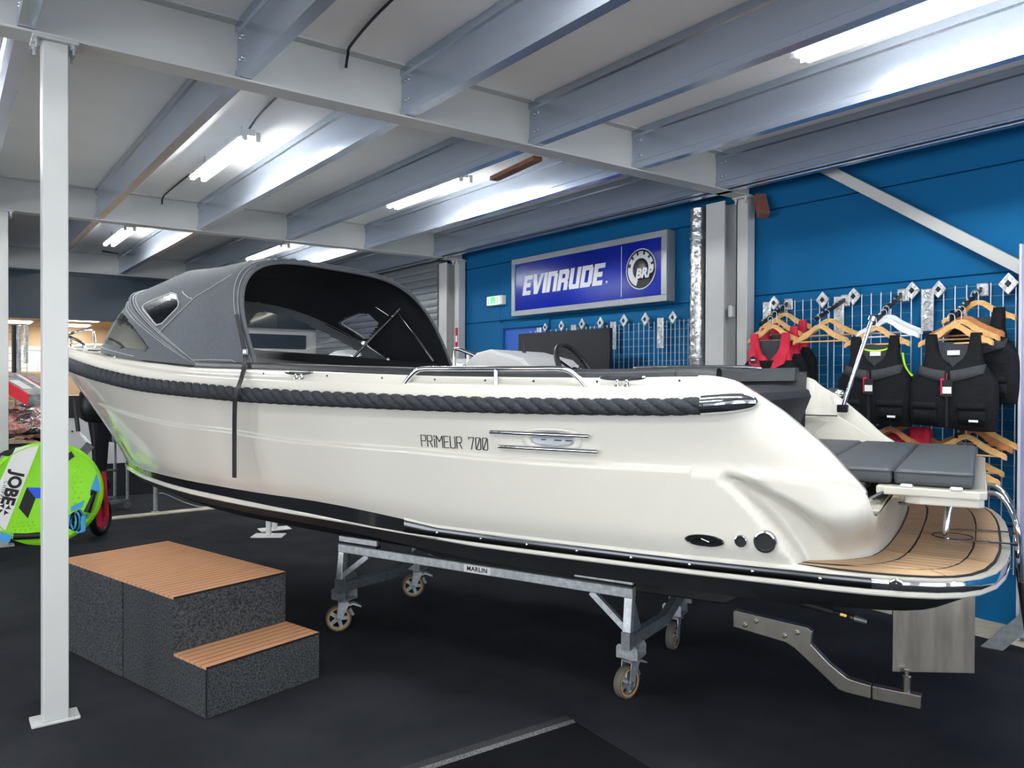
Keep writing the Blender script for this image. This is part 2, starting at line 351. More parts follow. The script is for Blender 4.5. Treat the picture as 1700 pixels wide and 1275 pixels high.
# main building columns along the wall
def column(y, label):
    t = thing('steel_column', label, 'column', (5.36, y, 0))
    m = MB(); w_, d_ = .19, .17
    m.box((-d_ / 2, -w_ / 2, 0), (-d_ / 2 + .012, w_ / 2, 3.03)); m.build('front_flange', 'lightgrey', t)
    MB().box((d_ / 2 - .012, -w_ / 2, 0), (d_ / 2, w_ / 2, 3.03)).build('rear_flange', 'lightgrey', t)
    MB().box((-d_ / 2 + .012, -.005, 0), (d_ / 2 - .012, .005, 3.03)).build('web', 'lightgrey', t)
    return t
column(4.27, 'grey steel building column between the foil pipe and the white wall post')
column(8.66, 'grey steel building column at the end of the grey shutter')
# diagonal brace
b0, b1 = onx(1392, 291, 5.37), onx(1700, 447, 5.37)
b1 = b0 + (b1 - b0) * 1.75
br = MB().bar(b0 - (b1 - b0).normalized() * .25, b1, .05, .075, (0, 0, 1))
tag(br.build('diagonal_brace', 'beam', bev=.004), 'white diagonal steel brace crossing the blue wall', 'brace')
# ------------------------------------------------------------------ far end: navy fascia, warm room behind
FY = 12.87
fs = struct(MB().box((LEFT_X, FY, 2.36), (5.45, FY + .12, ZB + .0)), 'wall_far', 'navy')
MB().box((LEFT_X, FY - .03, ZB - .035), (5.4, FY, ZB)).build('trim_rail', 'navy', fs)
for xx in (-2, .2, 2.4, 4.6): MB().box((xx, FY - .006, 2.36), (xx + .012, FY, ZB)).build('panel_joint', 'navy', fs)
struct(MB().box((LEFT_X, FY + .12, 2.52), (5.45, BK, 2.62)), 'trim_2', 'tan')                        # annex ceiling
ab = struct(MB().box((LEFT_X, 17.6, 0), (5.45, 17.75, 2.6)), 'wall_annex', 'tan')
struct(MB().box((3.4, FY + .02, 0), (3.5, 17.6, 2.6)), 'wall_annex_side', 'tan')
struct(MB().box((3.5, FY + .12, 0), (5.45, FY + .2, 2.6)), 'wall_far_side', 'lightgrey')
rs = struct(MB().box((5.30, 8.80, 0), (5.42, FY, 3.345)), 'wall_shutter', 'shutter')
k = 0; z = 1.2
while z < 3.0:                                                          # roller shutter slats
    pr = [(5.30, z), (5.285, z + .008), (5.278, z + .045), (5.285, z + .082), (5.30, z + .088)]
    MB().prism([(x, 8.80, zz_) for x, zz_ in pr], (0, FY - 8.8, 0)).build('shutter_slat', 'shutter', rs); z += .092
# white panelled door in the annex
dw = onz(40, 700, 0)
def panel_door(x, name='door_2'):
    t = bpy.data.objects.new(name, None); COL.objects.link(t); t.location = (x, 17.57, 0); tag(t, kind='structure')
    MB().box((-.42, -.02, 0), (.42, .02, 2.04)).build('door_leaf', 'white', t)
    for sx in (-.2, .2):
        for z0, z1 in ((.2, .75), (.9, 1.35), (1.45, 1.85)): MB().rbox((sx - .14, -.035, z0), (sx + .14, -.015, z1), .012).build('door_panel', 'white', t)
    for q in (((-.5, -.04, 0), (-.42, .02, 2.12)), ((.42, -.04, 0), (.5, .02, 2.12)), ((-.42, -.04, 2.04), (.42, .02, 2.12))): MB().box(*q).build('door_frame', 'white', t)
    return t
panel_door(ony(56, 600, 17.55).x)
for (px, py, L) in ((135, 531, .6), (118, 540, .6), (20, 534, .6)):
    q = onz(px, py, 2.515); t = thing('ceiling_panel_light', {135: 'bright square ceiling light nearest the front in the cream back room', 118: 'smaller looking square ceiling light deeper in the cream back room', 20: 'square ceiling light at the far left of the cream back room'}[px], 'ceiling light', (q.x, q.y, 2.505), 0, 'square lights in the cream back room')
    MB().box((-.3, -.3, -.003), (.3, .3, .012)).build('diffuser', 'lamp', t)
    for s_ in (-1, 1): MB().box((s_ * .3 - .015, -.315, -.006), (s_ * .3 + .015, .315, .013)).build('frame', 'white', t)
# ------------------------------------------------------------------ fluorescent battens
def batten(x, y0, y1, label, z=3.2):
    t = thing('fluorescent_light', label, 'ceiling light', (x, (y0 + y1) / 2, z), 0, 'twin tube lights on the ceiling')
    L = (y1 - y0) / 2
    pr = [(-.075, .012), (-.03, .03), (-.03, .07), (.03, .07), (.03, .03), (.075, .012), (.07, .01), (.028, .024), (-.028, .024), (-.07, .01)]
    MB().prism([(a_, -L, z_) for a_, z_ in pr], (0, 2 * L, 0)).build('reflector', 'reflector', t)
    for sx in (-.045, .045):
        MB().tube([(sx, -L + .02, .003), (sx, L - .02, .003)], .019, 10).build('tube', 'tube', t)
        for e in (-1, 1): MB().box((sx - .016, e * L - .015, -.012), (sx + .016, e * L + .015, .05)).build('lamp_holder', 'reflector', t)
    for e in (-.7, .7): MB().tube([(0, e * L, .07), (0, e * L, ZC - z - .001)], .006, 6).build('hanger_rod', 'galv', t)
    return t
for x, y0, y1, lab in ((1.76, 5.45, 6.82, 'twin tube ceiling light hanging nearest the tall white post'),
                       (3.57, 5.50, 6.80, 'long tube ceiling light above the grey boat canopy, mid bay'),
                       (1.75, 9.65, 10.95, 'small twin tube ceiling light above the navy fascia'),
                       (3.56, 9.70, 11.05, 'tube ceiling light in the far bay just over the canopy top'),
                       (3.58, .95, 2.36, 'large tube ceiling light at the top right of the photo'),
                       (1.76, .95, 2.36, 'twin tube ceiling light over the viewer, out of frame'),
                       (-.1, 5.45, 6.82, 'twin tube ceiling light left of frame in the middle bay'),
                       (-.1, .95, 2.36, 'twin tube ceiling light left of frame in the near bay'),
                       (-2.9, 3.0, 4.4, 'twin tube ceiling light far left of frame'),
                       (3.58, -2.9, -1.5, 'tube ceiling light behind the viewer on the right'),
                       (-1.2, -2.9, -1.5, 'tube ceiling light behind the viewer on the left')):
    batten(x, y0, y1, lab)
# cables on the ceiling
def cable(pts, label, r=.008):
    pts = curve_pts(pts, 5); tag(MB().tube(pts, r, 6).build('ceiling_cable', 'blackplastic', smooth=True), label, 'cable')
cable([(1.73, 4.3, 3.325), (1.745, 4.93, 3.33), (1.765, 5.3, 3.325), (1.76, 5.5, 3.28)], 'dark cable feeding the twin tube light from the nearest beam')
cable([(1.76, 6.8, 3.28), (1.79, 7.3, 3.325), (1.80, 8.1, 3.33), (1.815, 8.34, 3.32), (1.815, 8.36, 3.27)], 'dark cable running from the twin tube light to the second beam')
cable([(1.70, 2.2, 3.33), (1.729, 3.3, 3.33), (1.78, 3.85, 3.325), (1.80, 3.95, 3.30), (1.802, 3.98, 3.24)], 'black cable hooked down the face of the nearest beam')
cable([onz(170, 417, 3.33), onz(182, 419, 3.31), onz(196, 421, 3.33)], 'short dark cable loop on the ceiling in the far bay', .012)
# ================================================================== the boat: local x runs to the bow, y to port (towards the viewer), z up
BC = Vector((2.69, 3.745, 0)); BA = radians(112.5); Bb = Vector((cos(BA), sin(BA), 0)); Bn = Vector((-Bb.y, Bb.x, 0))
boat = thing('motor_boat', 'large white open motor boat with thick black rope fender and charcoal folding canopy', 'boat', BC, BA)
def blocal(p): q = p - BC; return Vector((q.dot(Bb), q.dot(Bn), q.z))
def bworld(s, y, z): return BC + Bb * s + Bn * y + Vector((0, 0, z))
def bhit(px, py, y): d = ray(px, py); o = EYE - BC; t = (y - o.dot(Bn)) / d.dot(Bn); return blocal(EYE + d * t)
def bpx(p):
    q = bworld(*p) - EYE; w_ = q.dot(FWD); return 850 + F_PX * q.dot(RGT) / w_, 637.5 - F_PX * q.dot(UPV) / w_
wg = pchip([-2.2, -2.0, -1.5, -.8, 0, .8, 1.6, 2.4, 3.0, 3.5, 3.9, 4.2, 4.38, 4.50, 4.56], [.985, 1.02, 1.06, 1.10, 1.12, 1.115, 1.08, .99, .862, .692, .50, .31, .175, .075, 0])
wb = pchip([-2.0, -1.85, -1.5, -.8, 0, .8, 1.6, 2.4, 2.9, 3.3, 3.55, 3.66, 5], [1.045, 1.04, 1.035, 1.035, 1.02, .98, .87, .65, .45, .25, .09, 0, 0])
zr = pchip([-1.7, -1.39, -.64, .1, .86, 1.18, 1.81, 2.355, 2.7, 2.994, 3.5, 4.1, 4.56], [1.463, 1.44, 1.433, 1.44, 1.454, 1.467, 1.499, 1.554, 1.598, 1.637, 1.685, 1.72, 1.735])
zl = pchip([-1.6, -1.05, -.5, .816, 1.5, 2.15, 2.7, 3.0, 3.5, 4.1, 4.56], [1.525, 1.513, 1.516, 1.542, 1.566, 1.618, 1.676, 1.704, 1.752, 1.788, 1.80])
zc = pchip([-2.135, -2.125, -2.085, -2.037, -1.985, -1.892, -1.812, -1.696, -1.634, -1.526, -1.09, -.466, .44, .89, 1.5, 1.8, 2.15, 2.7, 3.0, 3.5, 4.1, 4.56], [1.09, 1.115, 1.18, 1.227, 1.286, 1.37, 1.436, 1.508, 1.539, 1.557, 1.551, 1.554, 1.576, 1.588, 1.602, 1.622, 1.646, 1.692, 1.718, 1.766, 1.80, 1.812])
stem = pchip([-2.5, -1.5, -1, 0, 2, 2.96, 3.226, 3.562, 3.653, 3.687, 3.797, 3.996, 4.247, 4.413, 4.517, 4.56], [.66, .55, .49, .46, .50, .587, .667, .752, .812, .865, .996, 1.153, 1.384, 1.566, 1.665, 1.725])
zk = pchip([-1.63, -1.38, -.73, -.15, .55, .92, 1.125, 1.7, 2.16, 2.78, 4], [1.208, 1.203, 1.198, 1.213, 1.218, 1.238, 1.25, 1.265, 1.298, 1.347, 1.42])
z1 = pchip([-2.6, -2.2, -1.4, -.54, -.16, .62, 1.45, 2.04, 3.0, 3.7], [.824, .82, .803, .796, .806, .821, .826, .829, .834, .80])
z2 = pchip([-2.6, -2.2, -1.4, -.54, -.16, .62, 1.45, 2.04, 3.0, 3.7], [.842, .84, .822, .815, .814, .84, .856, .857, .864, .835])
z3 = pchip([-2.6, -2.2, -1.4, -.54, -.24, -.1, .65, 1.45, 2.45, 3.2, 3.7], [.88, .879, .861, .858, .858, .874, .908, .908, .898, .885, .86])
def mir(mb, grid_rows, closed=False):
    """add a grid (list of rows of points, port side) and its mirror image"""
    n = len(grid_rows[0]); vs = [p for r in grid_rows for p in r]; fs = []
    for i in range(len(grid_rows) - 1):
        for j in range(n - 1): fs.append((i * n + j, i * n + j + 1, (i + 1) * n + j + 1, (i + 1) * n + j))
    mb.add(vs, fs); mb.add([(p[0], -p[1], p[2]) for p in vs], [f[::-1] for f in fs]); return mb
def sides(rows, name, m, **k):
    n = len(rows[0]); vs = [p for r in rows for p in r]; fs = [(i * n + j, i * n + j + 1, (i + 1) * n + j + 1, (i + 1) * n + j) for i in range(len(rows) - 1) for j in range(n - 1)]
    MB().add(vs, fs).build(name, m, boat, **k); return MB().add([(p[0], -p[1], p[2]) for p in vs], [f[::-1] for f in fs]).build(name, m, boat, **k)
def zlow(s): return max(z3(s), stem(s) + .001)
def side_y(s, z):
    lo, hi = zlow(s), zr(s)
    if z > hi: k = (z - hi) / max(.03, 1.557 - zr(-1.5)); return max(0, wg(s) - .075 * min(1.3, k) ** 1.2)
    v = min(1, max(0, (z - lo) / max(1e-4, hi - lo))); e = .85 + .3 * smooth01((s - 1) / 3)
    y = wb(s) + (wg(s) - wb(s)) * v ** e
    fade = smooth01((3.0 - s) / .4); y += .019 * fade * smooth01((zk(s) + .010 - z) / .016) * smooth01(v * 8)
    return max(0, y)
S0 = -1.50
SS = [S0 + (4.56 - S0) * (1 - (1 - i / 110) ** 1.35) for i in range(111)]
rows = []
for s in SS:
    lo, hi = zlow(s), zr(s); k = min(max(zk(s), lo + .25 * (hi - lo)), hi - .25 * (hi - lo)); r_ = []
    zs = [lo + (k - .03 - lo) * i / 8 for i in range(9)] + [k - .015, k - .007, k - .002, k + .003, k + .008, k + .016] + [k + .03 + (hi - k - .03) * i / 6 for i in range(7)]
    for z in zs: r_.append((s, side_y(s, z), z))
    rows.append(r_)
hull = mir(MB(), rows).build('topsides', 'gel', boat, smooth=True, angle=180)
# gunwale: bulwark, ledge and coaming above the rope
rows = []
for s in SS:
    fd = smooth01((s - S0) / .3); W = wg(s); L = zl(s); T = zc(s); q = lambda d: max(0, W - d)
    rows.append([(s, q(0), zr(s)), (s, q(.012), zr(s) + .03), (s, q(.026 + .014 * (1 - fd)), L - .012), (s, q(.034 + .012 * (1 - fd)), L - .002), (s, q(.06 - .01 * (1 - fd)), L + .002 * fd + .003), (s, q(.066), L + .012), (s, q(.072), T - .008), (s, q(.082), T), (s, q(.125), T), (s, q(.132), T - .008), (s, q(.14), T - .08)])
mir(MB(), rows).build('gunwale', 'gel', boat, smooth=True, angle=50)
# rounded stern quarters and transom
Qp = [(-1.5, 1.0), (-1.6, 1.0), (-1.72, .992), (-1.85, .968), (-1.917, .937), (-2.01, .864), (-2.07, .782), (-2.098, .698), (-2.118, .52), (-2.128, .24), (-2.13, 0)]
sarc = pchip([.86, .9, 1.0, 1.1, 1.16, 1.21, 1.6], [-1.90, -1.88, -1.81, -1.72, -1.66, -1.60, -1.5])
zcr = pchip([-2.14, -2.122, -2.047, -1.986, -1.875, -1.759, -1.66, -1.6], [1.11, 1.106, 1.083, 1.079, 1.108, 1.161, 1.2, 1.21])
cols = []
for i in range(41): s = -1.5 - .60 * i / 40; cols.append(('side', s))
for i in range(1, 9): cols.append(('corner', i / 8))
for i in range(1, 11): cols.append(('back', i / 10))
Qc = curve_pts([(a_, b_, 0) for a_, b_ in Qp], 10)
def q_on(s):
    for i in range(len(Qc) - 1):
        if Qc[i + 1].x <= s <= Qc[i].x: t = (s - Qc[i].x) / (Qc[i + 1].x - Qc[i].x + 1e-9); return Qc[i].y + (Qc[i + 1].y - Qc[i].y) * t
    return 0
QL = [0]
for i in range(1, len(Qc)): QL.append(QL[-1] + (Qc[i] - Qc[i - 1]).length)
def q_len(l):
    i = 0
    while i < len(QL) - 2 and QL[i + 1] < l: i += 1
    t = (l - QL[i]) / (QL[i + 1] - QL[i] + 1e-9); return Qc[i].lerp(Qc[i + 1], t)
l85 = min(range(len(Qc)), key=lambda i: abs(Qc[i].x + 1.85)); lC = min(range(len(Qc)), key=lambda i: (Qc[i].x + 2.045) ** 2 + (Qc[i].y - .825) ** 2); lD = min(range(len(Qc)), key=lambda i: (Qc[i].x + 2.085) ** 2 + (Qc[i].y - .74) ** 2)
ycor = side_y(-2.10, 1.12)
rows = []
for kind, t in cols:
    if kind == 'side':
        s = t; Tz = zc(s)
        if s > Qc[l85].x: qp = Vector((s, q_on(s), 0))
        else: qp = q_len(QL[l85] + (QL[lC] - QL[l85]) * (Qc[l85].x - s) / (Qc[l85].x + 2.10))
    elif kind == 'corner': a_ = t * pi / 2; Tz = zc(-2.10) + (1.085 - zc(-2.10)) * smooth01(t * 1.6); qp = q_len(QL[lC] + (QL[lD] - QL[lC]) * t); s = -2.10
    else: Tz = 1.085; qp = q_len(QL[lD] + (QL[-1] - QL[lD]) * t); s = -2.135
    r_ = []; wz = .022 + .18 * smooth01((-1.84 - s) / .22)
    for j in range(33):
        zz_ = .872 + (Tz - .872) * j / 32
        if kind == 'side':
            su, yu = s, side_y(s, zz_); f_ = max(smooth01((zz_ - zcr(s)) / wz + 1), smooth01((s - sarc(zz_)) / .035 + .5))
            if s > -1.54: f_ = 1
        elif kind == 'corner': su = -2.10 - .035 * sin(a_); yu = ycor - .035 + .035 * cos(a_); f_ = smooth01((zz_ - 1.10) / wz + 1)
        else: su, yu = -2.135, (ycor - .035) * (1 - t); f_ = smooth01((zz_ - 1.10) / wz + 1)
        r_.append((qp.x + (su - qp.x) * f_, qp.y + (yu - qp.y) * f_, zz_))
    rows.append(r_)
def far_side(p):
    return (p[0] + .09 * smooth01((-1.5 - p[0]) / .25) * smooth01((p[2] - 1.0) / .3), -p[1], p[2])
def sides2(rows, name, **k):
    n = len(rows[0]); vs = [p for r in rows for p in r]; fs = [(i * n + j, i * n + j + 1, (i + 1) * n + j + 1, (i + 1) * n + j) for i in range(len(rows) - 1) for j in range(n - 1)]
    MB().add(vs, fs).build(name, 'gel', boat, **k); MB().add([far_side(p) for p in vs], [f[::-1] for f in fs]).build(name, 'gel', boat, **k)
sides2(rows, 'stern_quarter', smooth=True, angle=180)
# rim cap along the falling stern coaming and its inner face
rows = []
for i in range(41):
    s = -1.5 - .60 * i / 40; T = zc(s); y = side_y(s, T); d = .012
    rows.append([(s, y, T), (s, y - .004, T + .004), (s, y - .05, T + .004), (s, y - .055, T - .004), (s, y - .07, max(T - .10, min(T - .006, 1.115))), (s, y - .09, max(T - .30, min(T - .008, 1.11)))])
sides2(rows, 'stern_coaming', smooth=True, angle=60)
# far side locker front seen inside the stern
for sg in (1, -1):
    m = MB(); m.prism([(-1.30, sg * .87, .95), (-1.30, sg * .87, 1.30), (-1.72, sg * .885, 1.345), (-1.95, sg * .86, 1.20), (-1.92, sg * .84, 1.08), (-1.85, sg * .84, .95)], (0, sg * .02, 0)); m.build('stern_locker', 'gel', boat, bev=.004)
MB().box((-1.20, -.868, 1.335), (-1.73, -.858, 1.341)).build('locker_gap', 'black', boat)
# black band, white line, bottom paint, following the waterline round the stern
Bp = [(s, wb(s)) for s in [3.66, 3.6, 3.5, 3.35, 3.1, 2.9] + [2.7 - .2 * i for i in range(23)]] + [(-1.85, 1.04), (-2.0, 1.045), (-2.12, 1.038), (-2.22, 1.018), (-2.31, .985), (-2.38, .935), (-2.43, .87), (-2.475, .76), (-2.505, .6), (-2.523, .4), (-2.53, .2), (-2.53, 0)]
def offs(i, d):
    a_ = Vector(Bp[max(i - 1, 0)]); b2 = Vector(Bp[min(i + 1, len(Bp) - 1)]); t = (b2 - a_).normalized(); n_ = Vector((-t.y, t.x)) * -1
    if i == len(Bp) - 1: n_ = Vector((-1, 0))
    if n_.y < -1e-3: n_ = -n_
    p = Vector(Bp[i]) + n_ * d; return p.x, max(0, p.y)
def strip(sel, prof):
    rows = []
    for i in sel:
        s = Bp[i][0]; rows.append([(*offs(i, d), f(s)) for d, f in prof])
    return rows
NB = len(Bp); ia = [i for i in range(NB) if Bp[i][0] <= -.1]; ifw = [i for i in range(NB) if Bp[i][0] >= -.12]; ist = [i for i in range(NB) if Bp[i][0] <= -1.75]
inx = [i for i in range(NB) if Bp[i][0] <= -2.119]; ibl = [i for i in range(NB) if -2.121 <= Bp[i][0] <= -.1]
C_ = lambda f, k=0: (lambda s: f(s) + k)
mir(MB(), strip(ifw, [(0, C_(z2)), (.002, C_(z2)), (.002, C_(z3)), (0, C_(z3, .002))])).build('boot_stripe', 'hullblack', boat, smooth=True)
mir(MB(), strip(range(NB), [(-.02, C_(z1)), (.004, C_(z1)), (.010, C_(z1, .006)), (.010, C_(z2, -.004)), (.004, C_(z2, .001)), (-.02, C_(z2, .001))])).build('white_line', 'gel', boat, smooth=True)
sides(strip(ibl, [(-.01, C_(z2)), (.006, C_(z2, .001)), (.009, C_(z2, .006)), (.009, C_(z3, -.005)), (.006, C_(z3)), (-.01, C_(z3))]), 'rub_strip', 'inoxdark', smooth=True)  # stainless strip, the dark floor's reflection put into its grey colour
mir(MB(), strip(inx, [(-.01, C_(z2)), (.007, C_(z2, .001)), (.010, C_(z2, .006)), (.010, C_(z3, -.005)), (.007, C_(z3)), (-.01, C_(z3))])).build('stainless_band', 'inox', boat, smooth=True)
# swelling of the white hull above the rub strip
LK = lambda s: smooth01((s + 2.0) / .25)
L_ = lambda k: (lambda s: z3(s) + k * LK(s) + (1 - LK(s)) * min(k, max(0, .8845 - z3(s))))
mir(MB(), strip(ia, [(-.004, C_(z3)), (.009, C_(z3, .0)), (.010, L_(.006)), (.006, L_(.016)), (-.008, L_(.022)), (-.05, L_(.024))])).build('hull_lip', 'gel', boat, smooth=True, angle=60)
rows = []
for i in range(NB):
    s, y = Bp[i]; k_ = 1.0
    if s < -1.8: t = smooth01((-1.8 - s) / .6); k_ = 1
    ctr = Vector((max(s, -2.38) if s < -1.85 else s, 0)); kz = stem(max(s, -2.4)); zb_ = z1(s)
    px_, py_ = offs(i, -.012)
    if s < -1.85: px2, py2 = -1.85 + (px_ + 1.85) * .80, py_ * .93
    else: px2, py2 = px_, max(0, py_ - .035)
    ch = zb_ - (.075 - .025 * smooth01((s + .6) / 1.2)) * smooth01((3.55 - s) / .6); cz = min(zb_, max(kz + .0, ch))
    rows.append([(px_, py_, zb_), (px2 * .35 + px_ * .65, py2 * .35 + py_ * .65, zb_ + (cz - zb_) * .35), (px2, py2, cz), (px2, py2 * .90, cz - .006 * min(1, max(0, (cz - kz) * 8))), (max(px2, -2.2), py2 * .45, kz + (cz - kz) * .50), (max(px2, -2.2), 0, kz)])
mir(MB(), rows).build('bottom_paint', 'antifoul', boat, smooth=True, angle=50)
# rivets on the rub strip
rv = MB()
for px_, py_ in ((723, 883), (797, 893), (874, 903), (957, 913), (1047, 924), (1144, 936), (1249, 946.5), (1362, 956)):
    q = bhit(px_, py_, 1.047); i = min(range(NB), key=lambda k: abs(Bp[k][0] - q.x)); rv.lathe([(.006, 0), (.006, .002), (.004, .004), (0, .0045)], (q.x, wb(q.x) + .009, (z2(q.x) + z3(q.x)) / 2), (0, 1, 0), 8)
for px_, py_ in ((1509, 969), (1627, 973)): q = bhit(px_, py_, .99 if px_ < 1600 else .72); rv.lathe([(.005, 0), (.005, .002), (0, .004)], q, (-.5, 1, 0), 8)
rv.build('rivets', 'inox', boat, smooth=True)
q = bhit(1488, 968, 1.035); MB().lathe([(.019, 0), (.019, .004), (.014, .006), (.008, .005), (0, .007)], q + Vector((0, .008, 0)), (-.15, 1, 0), 20).build('round_badge', 'inox', boat, smooth=True)
# ------------------------------------------------------------------ swim platform with teak
plat = MB()
out = [offs(i, -.006) for i in range(NB) if Bp[i][0] <= -1.62]; out = out + [(a_, -b2) for a_, b2 in out[-2::-1]]
ctr_ = [(-1.62, .98), (-1.62, -.98)]
plat.prism([(a_, b2, .845) for a_, b2 in out], (0, 0, .039)); pf = plat.build('swim_platform', 'gel', boat, bev=.006)
ZT, TOPZ, BW = .8845, .0065, .080
ip = [i for i in range(NB) if Bp[i][0] <= -1.83]
def closed_out(d0, d1=None, tp=.35):
    """outline of the platform moved inwards; d1 is reached tp behind the forward tip"""
    P_ = []
    for i in ip: s = Bp[i][0]; k_ = 1 if d1 is None else smooth01((-1.84 - s) / tp); P_.append(offs(i, -(d0 + ((d1 - d0) * k_ if d1 is not None else 0))))
    return P_
Qs = [q for q in Qc if q.x < -1.70]
def pod_line(d, tp=.25):
    P_ = []
    for i, q in enumerate(Qs):
        a_ = Qs[max(i - 1, 0)]; b2 = Qs[min(i + 1, len(Qs) - 1)]; t_ = (b2 - a_).normalized(); n2 = Vector((t_.y, -t_.x, 0)); n2 = n2 if n2.dot(Vector((-1, .3, 0))) > 0 else -n2
        k_ = smooth01((-1.80 - q.x) / tp); P_.append((q.x + n2.x * d * k_, max(0, q.y + n2.y * d * k_)))
    P_[-1] = (P_[-1][0], 0); return P_
def both(P_): return P_ + [(a_, -b2) for a_, b2 in P_[-2::-1]]
O1, P1 = both(closed_out(.020)), both(pod_line(-.01))
MB().prism([(a_, b2, ZT - .001) for a_, b2 in O1 + P1[::-1]], (0, 0, .0071)).build('caulking', 'caulk', pf)
def plank(P_, name='teak_plank'): return MB().prism([(a_, b2, ZT) for a_, b2 in P_], (0, 0, TOPZ)).build(name, 'teak', pf)
def arc_cut(P_, f0, f1):
    L = [0]
    for i in range(1, len(P_)): L.append(L[-1] + math.hypot(P_[i][0] - P_[i - 1][0], P_[i][1] - P_[i - 1][1]))
    out_ = []
    for k in range(13):
        d = L[-1] * (f0 + (f1 - f0) * k / 12); i = 0
        while i < len(L) - 2 and L[i + 1] < d: i += 1
        t_ = (d - L[i]) / (L[i + 1] - L[i] + 1e-9); out_.append((P_[i][0] + (P_[i + 1][0] - P_[i][0]) * t_, P_[i][1] + (P_[i + 1][1] - P_[i][1]) * t_))
    return out_
oo, oi = both(closed_out(.029)), both(closed_out(.031, .029 + BW)); po, pi_ = both(pod_line(.006)), both(pod_line(.004 + BW))
cuts = [0, .17, .28, .42, .58, .72, .83, 1]
for a_, b2 in zip(cuts[:-1], cuts[1:]):
    e_ = .0008; plank(arc_cut(oo, a_ + e_, b2 - e_) + arc_cut(oi, a_ + e_, b2 - e_)[::-1], 'teak_border')
cuts = [.02, .26, .42, .58, .74, .98]
for a_, b2 in zip(cuts[:-1], cuts[1:]):
    e_ = .0012; plank(arc_cut(po, a_ + e_, b2 - e_) + arc_cut(pi_, a_ + e_, b2 - e_)[::-1], 'teak_border')
OI, PI2 = both(closed_out(.034, .034 + BW)), both(pod_line(.010 + BW))
def free(s_, y_): return inside((s_, y_), OI + [(-1.7, -.98), (-1.7, .98)]) and not inside((s_, y_), PI2 + [(-1.5, -1.1), (-1.5, 1.1)])
pw = .0475; NP = 40; y0_ = -NP * pw / 2
for i in range(NP):
    a_, b2 = y0_ + i * pw + .0032, y0_ + (i + 1) * pw - .0032; rng = []
    for y in (a_, b2):
        ss = [-1.80 - .004 * k for k in range(180) if free(-1.80 - .004 * k, y)]; rng.append((max(ss), min(ss)) if ss else None)
    if rng[0] is None and rng[1] is None: continue
    if rng[0] is None: c = sum(rng[1]) / 2; rng[0] = (c, c - .001)
    if rng[1] is None: c = sum(rng[0]) / 2; rng[1] = (c, c - .001)
    if max(rng[0][0] - rng[0][1], rng[1][0] - rng[1][1]) < .03: continue
    plank([(rng[0][1], a_), (rng[1][1], b2), (rng[1][0], b2), (rng[0][0], a_)])
# hatch ring, support pole, tray and cushions over the platform
ring = [(-2.335 + .075 * cos(2 * pi * i / 28), .17 + .075 * sin(2 * pi * i / 28), .892) for i in range(28)]
MB().tube(ring, .0022, 6, closed=True).build('hatch_ring', 'caulk', pf)
pp = bhit(1570, 879, .17)
MB().tube(curve_pts([(pp.x, .17, .885), (pp.x - .004, .165, .95), (pp.x - .012, .15, 1.01), (pp.x - .035, .12, 1.06), (pp.x - .05, .1, 1.12)], 5), .0135, 12).build('support_pole', 'inox', boat, smooth=True)
tr = [(-2.10, .74), (-2.13, .755), (-2.43, .745), (-2.455, .72), (-2.455, -.72), (-2.43, -.745), (-2.10, -.745)]
tm = MB(); tm.prism([(a_, b2, 1.125) for a_, b2 in tr], (0, 0, .03)); tm.prism([(a_ if a_ > -2.2 else a_ + .004, b2 * .985, 1.095) for a_, b2 in [(-2.20, .74), (-2.25, .755), (-2.43, .745), (-2.45, .72), (-2.45, -.72), (-2.43, -.745), (-2.2, -.745)]], (0, 0, .031))
tray = tm.build('cushion_tray', 'gel', boat, bev=.006)
for s_ in (-2.20, -2.36): MB().rbox((s_ - .02, .70, 1.155), (s_ + .02, .752, 1.163), .003).build('tray_clip', 'white', tray)
def cushion(name, a, b, r=.018, m='vinyl', parent=boat, seam=True):
    mb = MB(); x0, y0, z0 = (min(a[i], b[i]) for i in range(3)); x1, y1, z1_ = (max(a[i], b[i]) for i in range(3)); rings = []
    for zf, ins in ((0, .6), (.12, .15), (.35, 0), (.7, 0), (.9, .2), (1, .75)):
        z = z0 + (z1_ - z0) * zf; d = r * ins; c = []
        for cx, cy, a0 in ((x1 - r, y1 - r, 0), (x0 + r, y1 - r, 90), (x0 + r, y0 + r, 180), (x1 - r, y0 + r, 270)):
            for k in range(5): an = radians(a0 + 22.5 * k); c.append((cx + (r - d) * cos(an), cy + (r - d) * sin(an), z))
        rings.append(c)
    mx, my = (x0 + x1) / 2, (y0 + y1) / 2
    rings.append([(mx + (q[0] - mx) * .93, my + (q[1] - my) * .98, z1_ + .0015) for q in rings[-1]]); rings.append([(mx + (q[0] - mx) * .5, my + (q[1] - my) * .6, z1_ + .004) for q in rings[-2]])
    mb.loft(rings, True, True); o = mb.build(name, m, parent, smooth=True, angle=50)
    if seam:
        c = [(p[0] + (.0015 if p[0] > (x0 + x1) / 2 else -.0015), p[1] + (.0015 if p[1] > (y0 + y1) / 2 else -.0015), z0 + (z1_ - z0) * .86) for p in rings[3]]
        MB().tube(c, .002, 5, closed=True).build('piping', m, o, smooth=True)
    return o
cushion('sunpad_cushion', (-2.155, .70, 1.158), (-2.415, -.72, 1.213))
cushion('sunpad_cushion', (-1.885, .70, 1.158), (-2.150, -.72, 1.213))
cushion('sunpad_cushion', (-1.62, .70, 1.158), (-1.880, -.72, 1.213))
MB().rbox((-1.3, -.80, .88), (-1.97, .80, 1.125), .01).build('stern_seat_base', 'gel', boat)
MB().rbox((-2.128, -.90, 1.066), (-1.90, .90, 1.088), .006).build('transom_cap', 'gel', boat)
MB().rbox((-2.06, -.7, 1.126), (-1.3, .7, 1.157), .004).build('sunpad_base', 'vinyldark', boat)
